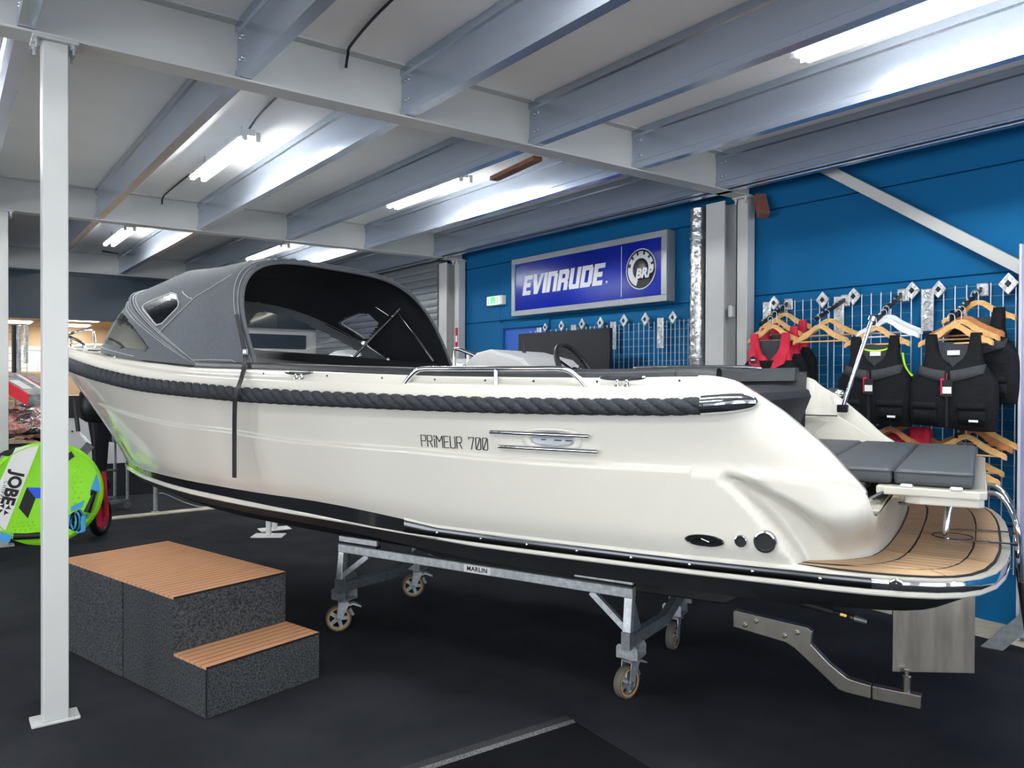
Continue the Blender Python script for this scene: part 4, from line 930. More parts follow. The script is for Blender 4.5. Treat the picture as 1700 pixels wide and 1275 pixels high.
# the plate is turned a little on its stock: find the trailing edge at the same height as the leading one
pw_ = onz(1617, 1117, zb_); q2 = blocal(pw_); d_ = Vector((q2.x - q0.x, q2.y, 0)); n_ = Vector((-d_.y, d_.x, 0)).normalized() * .005
MB().prism([(q0.x + n_.x, q0.y + n_.y, zb_), (q2.x + n_.x, q2.y + n_.y, zb_), (q2.x + n_.x, q2.y + n_.y, zt_), (q0.x + n_.x, q0.y + n_.y, zt_)], (-2 * n_.x, -2 * n_.y, 0)).build('rudder_blade', 'brushv', boat, bev=.001)
MB().prism([(a_, -.045, z) for a_, z in ((.8, .50), (.2, .40), (-1.35, .42), (-1.50, .52), (-1.50, .62), (.8, .60))], (0, .09, 0)).build('keel', 'antifoul', boat, bev=.01)
s0_, s1_ = bhit(1350, 1006, .02), bhit(1440, 1032, .02); dd = (s1_ - s0_).normalized()
sh = MB().tube([s0_ - dd * .25, s0_ + dd * .09], [.018, .016], 10).build('shaft_tube', 'antifoul', boat, smooth=True)
MB().tube([s0_ + dd * .05, s1_], .006, 8).build('propeller_shaft', 'inox', sh, smooth=True)
k0 = bhit(1395, 1019.5, .02); MB().tube([k0, k0 + dd * .028], .012, 6).build('shaft_nut', 'brass', sh)
k0 = bhit(1412, 1025, .02); MB().tube([k0, k0 + dd * .012], .012, 8).build('shaft_collar', 'brass', sh)
k0 = bhit(1418, 1026, .02); MB().tube([k0, k0 + dd * .055], [.015, .012], 12).build('shaft_anode', 'galvd', sh, smooth=True)
# ================================================================== boat trolley on four castors
tro = thing('boat_trolley', 'galvanised steel trolley with castors carrying the white boat', 'trolley', BC, BA)
RY = .43; ZR0, ZR1 = .497, .548
SF, SA = .872, -1.018
for sg in (1, -1):
    rl = MB().rbox((SA, sg * RY - .025, ZR0), (SF, sg * RY + .025, ZR1), .004).build('side_rail', 'galv', tro)
    for a_, b2 in ((.872, .575), (-.705, -1.018)):
        MB().rbox((a_, sg * .43 - .025, ZR1 + .0005), (b2, sg * .43 + .025, ZR1 + .012), .003).build('hull_pad', 'blackplastic', rl)
        MB().rbox((a_, sg * .435 - .01, ZR1 + .012), (b2, sg * .435 + .012, ZR1 + .047), .003).build('hull_pad_channel', 'galv', rl)
    for s_, e in ((SF - .022, 1), (SA + .022, -1)):
        lt_ = MB(); top_ = Vector((s_, sg * RY, ZR0)); bot = Vector((s_, sg * (RY + .03), .265))
        lt_.bar(top_, bot, .042, .042, (0, 1, 0)); lg = lt_.build('leg', 'galv', tro, bev=.003)
        MB().bar(bot + Vector((0, 0, .075)), bot - Vector((0, 0, .01)), .044, .044, (0, 1, 0)).build('leg_foot', 'galvd', lg)
        k0 = top_.lerp(bot, .62); MB().bar((s_ - e * .20, sg * RY, ZR0 - .002), (s_ - e * .012, k0.y, k0.z), .03, .03, (0, 1, 0)).build('diagonal_brace', 'galv', tro)
    if sg > 0:
        mk = bhit(792, 943, RY + .026)
        pt_ = MB().rbox((mk.x - .085, RY + .025, ZR0 + .004), (mk.x + .085, RY + .0265, ZR1 - .006), .0008).build('maker_plate', 'white', rl)
        lettering('maker_lettering', 'MARLIN', .034, 'black', rl, frame4((mk.x, RY + .0275, (ZR0 + ZR1) / 2 - .001), (-1, 0, 0), (0, 0, 1)), .0006, space=1.12, offset=.0006)
for s_, e in ((SF - .022, 1), (SA + .022, -1)):
    c = MB(); pth = [(s_, .44, .29), (s_, .0, .27), (s_, -.06, .272), (s_, -.36, .36)]
    for a_, b2 in zip(pth[:-1], pth[1:]): c.bar(a_, b2, .045, .06)
    c.build('cross_tube', 'galvd', tro, bev=.003)
    for sg in (1, -1):
        MB().prism([(s_, sg * .40, .50), (s_, sg * .40, .32), (s_, sg * .30, .315)], (.008 * e, 0, 0)).build('gusset', 'galvd', tro)
WR = .0775
def castor(px_, py_, rz, brake=1):
    p = blocal(onz(px_, py_, 0)); y_sg = 1 if p.y > 0 else -1; e = 1 if p.x > 0 else -1
    k = bpy.data.objects.new('castor', None); COL.objects.link(k); k.parent = tro; k.location = (p.x, p.y, 0); k.rotation_euler = (0, 0, rz)
    ty = MB().lathe([(WR - .012, -.019), (WR - .003, -.020), (WR, -.014), (WR, .014), (WR - .003, .020), (WR - .012, .019), (WR - .012, -.019)], (0, 0, WR), (0, 1, 0), 32, False).build('tyre', 'rubber', k, smooth=True)
    MB().lathe([(WR - .020, -.0195), (WR - .011, -.0205), (WR - .010, .0), (WR - .011, .0205), (WR - .020, .0195)], (0, 0, WR), (0, 1, 0), 32, False).build('tread_ring', 'poly', k, smooth=True)
    hubm = MB(); hubm.lathe([(.014, -.018), (.014, .018)], (0, 0, WR), (0, 1, 0), 14)
    for i in range(5):
        a_ = 2 * pi * i / 5; d = Vector((cos(a_), 0, sin(a_))); hubm.bar(Vector((0, 0, WR)) + d * .008, Vector((0, 0, WR)) + d * (WR - .018), .022, .010, (0, 1, 0))
    hubm.lathe([(WR - .022, -.012), (WR - .017, -.012), (WR - .017, .012), (WR - .022, .012), (WR - .022, -.012)], (0, 0, WR), (0, 1, 0), 28, False)
    hubm.build('wheel_hub', 'galv', k)
    for sy in (-1, 1):
        y_ = sy * .027
        MB().prism([(-.014, y_, WR - .012), (.014, y_, WR - .012), (.062, y_, .165), (.058, y_, .178), (.0, y_, .178), (-.004, y_, .15)], (0, sy * .004, 0)).build('fork_plate', 'galv', k)
    MB().lathe([(.010, -.038), (.010, .038)], (0, 0, WR), (0, 1, 0), 8).build('axle', 'galvd', k)
    MB().rbox((-.004, -.031, .172), (.062, .031, .180), .002).build('fork_crown', 'galv', k)
    MB().lathe([(.030, .180), (.034, .186), (.030, .194)], (.035, 0, 0), (0, 0, 1), 18).build('swivel_ring', 'galv', k, smooth=True)
    if brake:
        MB().prism([(.06, -.02, .150), (.085, -.02, .158), (.135, -.02, .140), (.136, -.02, .146), (.09, -.02, .170), (.06, -.02, .165)], (0, .04, 0)).build('brake_pedal', 'galv', k)
        MB().prism([(.055, -.012, .12), (.075, -.012, .135), (.095, -.012, .095), (.083, -.012, .088)], (0, .024, 0)).build('brake_shoe', 'galvd', k)
    # bracket above, fixed to the trolley
    off = Vector((.035 * cos(rz), .035 * sin(rz))); cx, cy = p.x + off.x, p.y + off.y
    br_ = MB(); br_.box((cx - .055, cy - .055, .195), (cx + .055, cy + .055, .202))
    for sy in (-1, 1): br_.prism([(cx - .055, cy + sy * .052, .197), (cx + .055, cy + sy * .052, .197), (cx + .055, cy + sy * .052, .25), (cx + .045, cy + sy * .052, .262), (cx - .045, cy + sy * .052, .262), (cx - .055, cy + sy * .052, .25)], (0, sy * .005, 0))
    br_.build('castor_bracket', 'galv', tro)
    MB().rbox((cx - .022, cy - .051, .203), (cx + .022, cy + .051, .30 if y_sg > 0 else .36), .003).build('castor_post', 'galvd', tro)
def yaw_for(world_deg): return radians(world_deg) - BA
castor(562, 1047, yaw_for(-22)); castor(1040, 1158, yaw_for(6)); castor(686, 990, yaw_for(-28)); castor(1117, 1077, yaw_for(24), 1)
# ================================================================== boarding steps
SA_, SU, SV = Vector((.974, 3.631, 0)), Vector((.965, .263, 0)), Vector((-.263, .965, 0)); sw = .629
stp = thing('boarding_steps', 'two tread boarding steps with teak slats and speckled dark carpet sides', 'steps', SA_, atan2(.263, .965))
D1, D2, H1, H2 = .287, 1.53, .236, .503
MB().rbox((0, .001, 0), (sw, D1, H1 - .012), .004).build('lower_step_body', 'speckle', stp)
MB().rbox((0, D1 + .001, 0), (sw, D1 + .50, H2 - .012), .004).build('upper_step_body', 'speckle', stp)
MB().rbox((-.006, D1 + .502, 0), (sw, D2, H2 - .012), .004).build('upper_step_body', 'speckle', stp)
for x0, y0, x1, y1, z in ((0, 0, sw, D1, H1), (0, D1, sw, D2, H2)):
    n_ = round((y1 - y0) / .0465); w_ = (y1 - y0) / n_
    MB().box((x0 + .002, y0 + .002, z - .0118), (x1 - .002, y1 - .002, z - .0005)).build('tread_backing', 'caulk', stp)
    for i in range(n_): MB().box((x0, y0 + i * w_ + .0030, z - .0115), (x1, y0 + (i + 1) * w_ - .0030, z)).build('teak_slat', 'teak2', stp)
    # rope-thin frame around the tread
MB().box((-.002, -.002, .01), (.004, .004, H1 - .012)).build('corner_edge', 'black', stp)
# ================================================================== props under the bow and floor timber
def prop(px_, py_, label, ang):
    p = onz(px_, py_, 0); t = thing('keel_prop', label, 'boat prop', (p.x, p.y, 0), radians(ang), 'white keel props')
    MB().rbox((-.15, -.09, 0), (.15, .09, .012), .004).build('base_plate', 'white', t); MB().rbox((-.022, -.022, .012), (.022, .022, .52), .003).build('upright', 'white', t)
prop(446, 890, 'white keel prop with square base plate nearest the steps', -35); prop(456, 879, 'white keel prop standing just behind another under the bow', -5)
a_, b2 = onz(176, 862, 0), onz(372, 842, 0)
tag(MB().bar(a_ + Vector((0, 0, .006)), b2 + Vector((0, 0, .006)), .16, .012).build('floor_batten', 'concrete'), 'long cream floor strip lying beyond the wooden steps', 'floor strip')
p = onz(258, 852, 0); t = thing('boat_stand', 'slim grey tubular stand on the cream floor strip under the bow', 'boat stand', (p.x, p.y, 0))
MB().tube([(0, 0, .015), (0, 0, .62)], .024, 12).build('tube', 'galv', t, smooth=True); MB().rbox((-.04, -.04, .012), (.04, .04, .02), .003).build('foot', 'galv', t)
wp = [Vector((p.x + .033, p.y, .22)), Vector((p.x + .10, p.y, .21)), Vector((p.x + .3, p.y + .02, .10)), Vector((p.x + .5, p.y + .05, .02)), Vector((p.x + .7, p.y + .05, .008))]
tag(MB().tube(curve_pts([Vector(q) for q in wp], 5), .006, 6).build('tie_cable', 'galv', smooth=True), 'thin grey cable trailing from the slim tubular stand', 'cable')
# ================================================================== things on and along the blue wall
XG = 5.40
# ---- illuminated sign board
sf = 5.33
c0, c1, c2, c3 = onx(848.4, 432.5, sf), onx(1106.7, 379.8, sf), onx(1106.7, 499.3, sf), onx(849.4, 525.6, sf)
Y0, Y1 = (c0.y + c3.y) / 2, (c1.y + c2.y) / 2; Z1, Z0 = (c0.z + c1.z) / 2, (c2.z + c3.z) / 2
sg_ = thing('sign_board', 'blue sign board with white lettering and round gear logo on the wall', 'sign', (sf, Y0, Z0))
LW, LH = Y0 - Y1, Z1 - Z0                                       # local: x into the wall, -y to the right, z up
m = MB(); m.prism([(0.02, 0, 0), (.02, -LW, 0), (.02, -LW, LH), (.02, 0, LH)], (.095, 0, 0)); m.build('sign_box', 'signframe', sg_, bev=.004)
e = .06
for q in (((0, 0, 0), (.02, -LW, e)), ((0, 0, LH - e), (.02, -LW, LH)), ((0, 0, e), (.02, -e, LH - e)), ((0, -LW + e * 1.15, e), (.02, -LW, LH - e))): MB().rbox(*q, .003).build('sign_frame', 'signframe', sg_)
fc = MB().box((.012, -e, e), (.019, -LW + e * 1.15, LH - e)).build('sign_face', 'signblue', sg_)
def face_pt(px_, py_): q = onx(px_, py_, sf + .01); return (Y0 - q.y, q.z - Z0)
def fp(u, v, d=0): return (.0118 - d, -u, v)
def fpoly(P, name, m, d=.001, par=None): return MB().prism([fp(a_, b2, d) for a_, b2 in P], (d if d > 0 else .001, 0, 0)).build(name, m, par or sg_)
# heavy italic capitals drawn as blocks (x, y in units of the letter height, leaning 0.22)
def blk(*r): return r
LET = {'E': (.74, [(0, 0, .28, 1), (0, 0, .70, .22), (0, .39, .62, .61), (0, .78, .74, 1)]), 'I': (.28, [(0, 0, .28, 1)]),
       'n': (.82, [(0, 0, .28, 1), (.52, 0, .80, .86), (0, .76, .72, 1)]), 'U': (.82, [(0, .12, .28, 1), (.52, 0, .80, 1), (.06, 0, .80, .22)]),
       'D': (.84, [(0, 0, .28, 1), (.54, .12, .82, .88), (0, 0, .74, .22), (0, .78, .74, 1)]), 'R': (.84, [(0, 0, .28, 1), (0, .78, .72, 1), (.52, .5, .80, .92), (0, .38, .74, .58), (.50, 0, .80, .42)]), 'V': (.86, None)}
b0, b1 = face_pt(868, 491), face_pt(1006, 455); hgt = (face_pt(1003, 437)[1] - face_pt(999, 474)[1]); base = (face_pt(869, 490)[1] + face_pt(999, 474)[1]) / 2
u0, u1 = face_pt(867, 490)[0], face_pt(1000, 474)[0]
wd = sum(LET[c][0] for c in 'EVInRUDE') + .05 * 7; kx = (u1 - u0) / wd; cur = u0; wmk = bpy.data.objects.new('wordmark', None); COL.objects.link(wmk); wmk.parent = sg_
for ch in 'EVInRUDE':
    w_, bl = LET[ch]; mb = MB(); sh_ = .22
    T = lambda x, y: (cur + x * kx + y * sh_ * hgt, base + y * hgt)
    if ch == 'V': polys = [[(-.02, 1), (.26, 1), (.48, .25), (.40, 0), (.20, 0)], [(.86, 1), (.60, 1), (.34, .0), (.44, 0), (.52, .0)]]
    else: polys = [[(a_, b2), (c, b2), (c, d), (a_, d)] for a_, b2, c, d in bl]
    for k_, P in enumerate(polys): mb.prism([fp(*T(x, y), .0015 + .0001 * k_) for x, y in P], (.0016, 0, 0))
    mb.build('sign_letter', 'signwhite', wmk); cur += (w_ + .05) * kx
q = face_pt(1007, 468); MB().lathe([(.014, 0), (.014, .001)], fp(*q, .002), (1, 0, 0), 12).build('registered_dot', 'signwhite', wmk)
q0, q1 = face_pt(1031.6, 409), face_pt(1031.6, 493); fpoly([(q0[0] - .004, q1[1]), (q0[0] + .004, q1[1]), (q0[0] + .004, q0[1]), (q0[0] - .004, q0[1])], 'sign_divider', 'signwhite')
ctr = face_pt(1063.5, 446.5); R = (face_pt(1063.5, 412.5)[1] - face_pt(1063.5, 480.5)[1]) / 2
def disc(r, cu, cv, d, a0=0, a1=360, n=48): return [(cu + r * cos(radians(a0 + (a1 - a0) * i / n)), cv + r * sin(radians(a0 + (a1 - a0) * i / n))) for i in range(n + (0 if a1 - a0 == 360 else 1))]
lg = fpoly(disc(R, *ctr, 0), 'logo_rim', 'signwhite', .001); fpoly(disc(R * .95, *ctr, 0), 'logo_field', 'black', .0016, lg)
gear = MB(); n_ = 80
for i in range(n_):                                                 # toothed ring, open at the lower right
    a0, a1 = radians(-5 + 255 * i / n_), radians(-5 + 255 * (i + 1) / n_); tooth = ((-5 + 255 * (i + .5) / n_) % 30)
    deg = -5 + 255 * (i + .5) / n_; ro = .86 if not (10 < deg < 190 and 9 < tooth < 19) else .70; ri = .53 if deg < 200 else .53 + .0 * deg
    gear.prism([fp(ctr[0] + R * r_ * cos(t_), ctr[1] + R * r_ * sin(t_), .0022) for r_, t_ in ((ri, a0), (ro, a0), (ro, a1), (ri, a1))], (.0006, 0, 0))
gear.build('logo_gear', 'signwhite', lg)
MB().lathe([(R * .5, 0), (R * .47, .006), (R * .35, .014), (R * .15, .02), (0, .021)], fp(*ctr, .0016), (-1, 0, 0), 32).build('logo_ball', 'panelgrey', lg, smooth=True)
q = face_pt(1071, 454); lettering('logo_lettering', 'BRP', .125, 'signwhite', lg, frame4((.0118 - .024, -q[0], q[1]), (0, -1, 0), (0, 0, 1)), .0005, shear=.25, offset=.006)
# ---- emergency exit box
p = onx(820, 499, 5.38); ex = thing('exit_sign', 'small lit green and white emergency exit box above the blue door', 'exit sign', (5.38, p.y, p.z))
MB().rbox((0, -.16, -.055), (.068, .15, .055), .006).build('exit_housing', 'white', ex)
MB().box((-.003, -.10, -.050), (0, .145, .050)).build('exit_panel', 'exitw', ex)
MB().prism([(-.004, .125, -.035), (-.004, .125, .035), (-.004, .09, .035), (-.004, .11, .0), (-.004, .09, -.035)], (.001, 0, 0)).build('exit_arrow', 'green', ex)
MB().prism([(-.004, .065, -.045), (-.004, .07, .045), (-.004, -.04, .045), (-.004, -.028, -.04), (-.004, .0, -.04), (-.004, .012, -.005), (-.004, .03, -.04)], (.001, 0, 0)).build('exit_figure', 'green', ex)
MB().box((-.004, -.085, -.04), (-.003, -.06, .04)).build('exit_door_mark', 'green', ex)
# ---- blue door in its frame
q0, q1 = onx(800, 540, WALL_X), onx(866, 534, WALL_X); dt = onx(809, 546, WALL_X)
d_ = bpy.data.objects.new('door_1', None); COL.objects.link(d_); d_.location = (WALL_X, 7.145, 0); tag(d_, kind='structure')
MB().box((.02, -.40, 0), (.05, .40, 2.13)).build('door_leaf', 'bluedoor', d_)
for q in (((-.015, .40, 0), (.05, .47, 2.2)), ((-.015, -.47, 0), (.05, -.40, 2.2)), ((-.015, -.40, 2.13), (.05, .40, 2.2))): MB().rbox(*q, .003).build('door_frame', 'blue', d_)
MB().tube([(.0, -.32, 1.05), (-.04, -.32, 1.05), (-.04, -.22, 1.05)], .009, 8).build('door_handle', 'galv', d_)
# ---- foil wrapped pipe
pp = onx(1159, 450, 5.33); t = thing('foil_pipe', 'vertical pipe wrapped in crinkled silver foil by the grey column', 'pipe', (5.33, pp.y, 0))
pts = [(0, 0, .02 + 3.0 * i / 90) for i in range(91)]; MB().tube(pts, [.068 + .004 * sin(i * 1.9) + (.006 if i % 13 == 0 else 0) for i in range(91)], 16).build('pipe_wrap', 'foil', t, smooth=True)
for z in (.9, 1.72, 2.75): MB().lathe([(.074, 0), (.076, .006), (.076, .02), (.074, .026)], (0, 0, z), (0, 0, 1), 16).build('pipe_band', 'galv', t)
# ---- junction box on the column, red sticker on the far post
q = ony(1215, 517, 4.17); tag(MB(q).rbox(q - Vector((.03, .02, .05)), q + Vector((.03, .02, .05)), .006).build('junction_box', 'white'), 'small white electrical box on the grey wall column', 'electrical box')
tag(bpy.data.objects['junction_box']); bpy.data.objects['junction_box'].location = q
q = onx(746, 562, 5.328); o = MB().box((-.0015, -.028, -.13), (.0015, .028, .13)).build('red_sticker', 'red'); o.location = (5.328, 8.405, q.z); tag(o, 'narrow red and white sticker on the far wall post', 'sticker')
MB().box((-.002, -.02, -.05), (-.0015, .02, .03)).build('sticker_print', 'white', o)
# ---- wire grid panels
def grid_panel(Ya, Yb, ztop, zbot, label, X=XG, stub=True):
    t = thing('wire_grid_panel', label, 'wire grid', (X, Yb, zbot), 0, 'wire grid panels on the blue wall')
    W = Ya - Yb; Hh = ztop - zbot; nv = 9; nh = int(Hh / .0715)
    vm = MB().tube([(0, 0, 0), (0, 0, Hh)], .0038, 6).build('vertical_wire', 'chrome', t); me = vm.data
    for i in range(1, nv):
        o = vm.copy(); COL.objects.link(o); o.parent = t; o.location = (0, W * i / (nv - 1), 0)
    hm = MB().tube([(.006, 0, 0), (.006, W, 0)], .0024, 6).build('cross_wire', 'galvd', t)
    for i in range(nh + 1):
        if i: o = hm.copy(); COL.objects.link(o); o.parent = t
        else: o = hm
        o.location = (0, 0, Hh - .012 - i * .0715)
    for y_ in (.07, W - .07):
        for z in (Hh - .05, .25): MB().tube([(.006, y_, z), (WALL_X - X - .005, y_, z)], .004, 6).build('wall_stay', 'chrome', t)
    return t
GP = []
for (a_, b2, lab) in ((1268, 1375, 'wire grid panel behind the red buoyancy vests beside the post'), (1385, 1513, 'wire grid panel in the middle behind the lime trimmed vest'), (1530, 1686.6, 'wire grid panel furthest right on the blue wall')):
    Ya, Yb = onx(a_, 520, XG).y, onx(b2, 500, XG).y; GP.append((Ya, Yb)); grid_panel(Ya, Yb, 2.165, .33, lab)
for (a_, b2, lab) in ((881, 950, 'wire grid panel furthest left, by the blue door'), (953, 1008, 'wire grid panel half hidden by the dark screen'), (1020, 1086, 'wire grid panel right of the dark screen'), (1093, 1150, 'wire grid panel beside the foil pipe')):
    grid_panel(onx(a_, 545, XG).y, onx(b2, 535, XG).y, 2.08, .6, lab)
# ---- silver diamond clips, bracket packs and long packs hanging on the grids
SIL = {}
def diamond(px_, py_, s, label):
    q = onx(px_, py_, XG - .012); o = MB().prism([(0, 0, -s), (0, s * .85, 0), (0, 0, s), (0, -s * .85, 0)], (-.012, 0, 0)).build('grid_clip', 'silver', bev=.003); o.location = q
    MB().prism([(-.0125, 0, -s * .35), (-.0125, s * .3, 0), (-.0125, 0, s * .35), (-.0125, -s * .3, 0)], (-.004, 0, 0)).build('clip_hook', 'blackplastic', o)
    tag(o, label, 'clip', 'silver diamond clips on the grids')
for px_, py_, s, lab in ((1286, 503, .06, 'silver diamond clip above the red vests'), (1366.5, 498, .065, 'silver diamond clip over the empty wooden hangers'), (1418, 492, .065, 'silver diamond clip right of the first long silver pack'), (1515, 482.5, .065, 'silver diamond clip above the white hangers'), (1559, 480.5, .06, 'silver diamond clip next to the tallest silver pack'), (1675, 471, .07, 'silver diamond clip at the far right, with dark print'),
                          (906, 543.5, .05, 'silver diamond clip first from the blue door'), (933, 541, .06, 'silver diamond clip second from the blue door'), (967, 538, .06, 'silver diamond clip third from the blue door'), (997.5, 536, .06, 'silver diamond clip above the screen corner'), (1036.5, 532.5, .065, 'silver diamond clip right of the dark screen'), (1072, 530, .065, 'silver diamond clip second right of the dark screen'), (1118, 527, .06, 'silver diamond clip nearest the foil pipe')):
    diamond(px_, py_, s, lab)
def pack(px0, py0, px1, py1, label, x=XG - .02):
    a_, b2 = onx(px0, py0, x), onx(px1, py1, x); w_, h_ = a_.y - b2.y, a_.z - b2.z
    o = MB().rbox((0, -w_, -h_), (-.012, 0, 0), .004).build('silver_pack', 'silver'); o.location = (x, a_.y, a_.z); tag(o, label, 'package', 'silver packs on the grids')
    if h_ > .2:
        for i in range(4): MB().tube([(-.0125, -w_ * .5 + w_ * .28 * cos(2 * pi * k / 10), -h_ * (.16 + .2 * i) + h_ * .06 * sin(2 * pi * k / 10)) for k in range(10)], .004, 5, closed=True).build('pack_emboss', 'silver', o)
for a_ in ((1267.5, 502, 1280.5, 549, 'long silver pack behind the red vests'), (1306, 498, 1316.5, 514, 'small silver bracket pack above the red vests'), (1385.5, 493, 1401.5, 556, 'long silver pack left of the white hangers'), (1403, 491, 1411.5, 508, 'small silver bracket pack over the empty wooden hangers'), (1498.5, 482, 1510, 500, 'small silver bracket pack above the white hangers'), (1531, 480.5, 1550.5, 549.5, 'tallest silver pack with embossed marks'), (1629, 471.5, 1642, 491, 'small silver bracket pack at the far right grid'),
            (892, 544, 899, 552, 'small silver pack first from the blue door'), (949, 539.5, 957, 549, 'small silver pack above the dark screen'), (1014, 534.5, 1023, 580, 'long silver pack at the screen edge'), (1092, 528, 1102, 578, 'long silver pack right of the steering wheel')): pack(*a_)
# ---- display arms
def arm(pw, pt, label):
    a_ = onx(*pw, XG - .03); tip = ony(*pt, a_.y); tip.x = max(tip.x, 4.6)
    t = thing('clothes_rail', label, 'hanging arm', a_, 0, 'sloping display arms on the grids'); d = tip - a_
    MB().bar((0, 0, 0), d, .016, .028).build('arm_bar', 'blackplastic', t)
    for i in range(7): MB().lathe([(.007, 0), (.009, .006), (.006, .012), (0, .014)], d * ((i + .8) / 7.4) + Vector((0, 0, .013)), (0, 0, 1), 8).build('arm_stud', 'galv', t)
    MB().rbox((.004, -.03, -.04), (.028, .03, .04), .003).build('arm_plate', 'galv', t)
    return a_, tip
ARMS = [arm(*a_) for a_ in (((1307, 504), (1262, 539), 'sloping display arm over the red vests'), ((1402, 498), (1354, 530), 'sloping display arm over the two empty wooden hangers'), ((1496, 489), (1449, 537), 'sloping display arm over the white hangers'), ((1629, 480), (1583, 525), 'sloping display arm over the black vests at right'), ((1500, 690), (1452, 712), 'low display arm under the lime trimmed vest'), ((1632, 690), (1587, 724), 'low display arm under the black vest at right'))]
# ---- hangers
def hanger(px_, py_, X, m, label, w=.44, yaw=0, roll=0, group='wooden clothes hangers', h=.12):
    """the apex of the wooden bow is at the picture point, X gives its distance from the wall"""
    a_ = onx(px_, py_, X); t = thing('clothes_hanger', label, 'hanger', a_, radians(yaw), group); t.rotation_euler = (radians(roll), 0, radians(yaw)); W = w / 2
    for sg in (1, -1):
        ctl = [(0, 0, 0), (0, sg * W * .18, -.012), (0, sg * W * .42, -.050), (0, sg * W * .72, -.082), (0, sg * W * .92, -.100), (0, sg * W, -.113)]
        pts = curve_pts(ctl, 4); rings = []
        for i, p in enumerate(pts):
            k_ = i / (len(pts) - 1); hh = .016 + .010 * sin(pi * min(1, k_ * 1.25)) if k_ < .8 else .016 + .006 * (1 - k_) / .2; th_ = .012 + .010 * k_
            if .86 < k_ < .90: hh *= .62
            rings.append([p + Vector((-th_ / 2, 0, hh * .6)), p + Vector((th_ / 2, 0, hh * .6)), p + Vector((th_ / 2, 0, -hh)), p + Vector((-th_ / 2, 0, -hh))])
        MB().loft(rings, True, True).build('hanger_arm', m, t, smooth=True, angle=50)
    MB().tube([(0, -W * .88, -.110), (0, W * .88, -.110)], .0055, 8).build('trouser_bar', m, t, smooth=True)
    hk = [(0, 0, .005), (0, 0, .035)] + [(0, .022 - .022 * cos(radians(k)), .05 + .022 * sin(radians(k))) for k in range(0, 211, 30)]
    MB().tube(hk, .0022, 6).build('hanger_hook', 'chrome', t, smooth=True)
    return t
HG = [(1283, 541, 5.02, 'wood', 'front wooden hanger holding the nearest red vest'), (1289.5, 532, 5.12, 'wood', 'second wooden hanger holding a red vest'), (1303, 521, 5.24, 'wood', 'rear wooden hanger of the red vests, nearest the wall'),
      (1361.5, 541, 5.00, 'wood', 'front one of the two empty wooden hangers'), (1377, 531, 5.14, 'wood', 'rear one of the two empty wooden hangers'),
      (1476, 525, 5.12, 'whitewood', 'rear white hanger beside the flag staff'), (1472, 531, 5.06, 'whitewood', 'front white hanger beside the flag staff'),
      (1455, 544, 4.98, 'wood', 'wooden hanger holding the lime trimmed black vest'),
      (1624, 501, 5.20, 'wood', 'upper wooden hanger holding the rear black vest at right'), (1602, 527, 5.08, 'wooddark', 'brown wooden hanger crowded between the black vests'), (1596, 533, 5.03, 'wood', 'pale wooden hanger crowded behind the front black vest'), (1585, 540, 4.96, 'wood', 'wooden hanger holding the front black vest with red tag'),
      (1479, 711, 5.00, 'wooddark', 'low wooden hanger behind the sunpad, left one'), (1506, 707, 5.12, 'wooddark', 'low hanger holding the folded red vest'),
      (1626, 708, 5.18, 'wood', 'low wooden hanger nearest the wall at right'), (1616, 713, 5.10, 'wooddark', 'low brown hanger second from the wall at right'), (1604, 724, 5.02, 'wood', 'low wooden hanger with a round hook, front of the right group'), (1600, 752, 5.12, 'wood', 'lowest but one wooden hanger beside the sunpad'), (1594, 766, 5.02, 'wood', 'lowest wooden hanger beside the sunpad')]
for px_, py_, X, m_, lab in HG: hanger(px_, py_, X, m_, lab, yaw=random.uniform(-5, 5), group='white clothes hangers' if m_ == 'whitewood' else 'wooden clothes hangers')
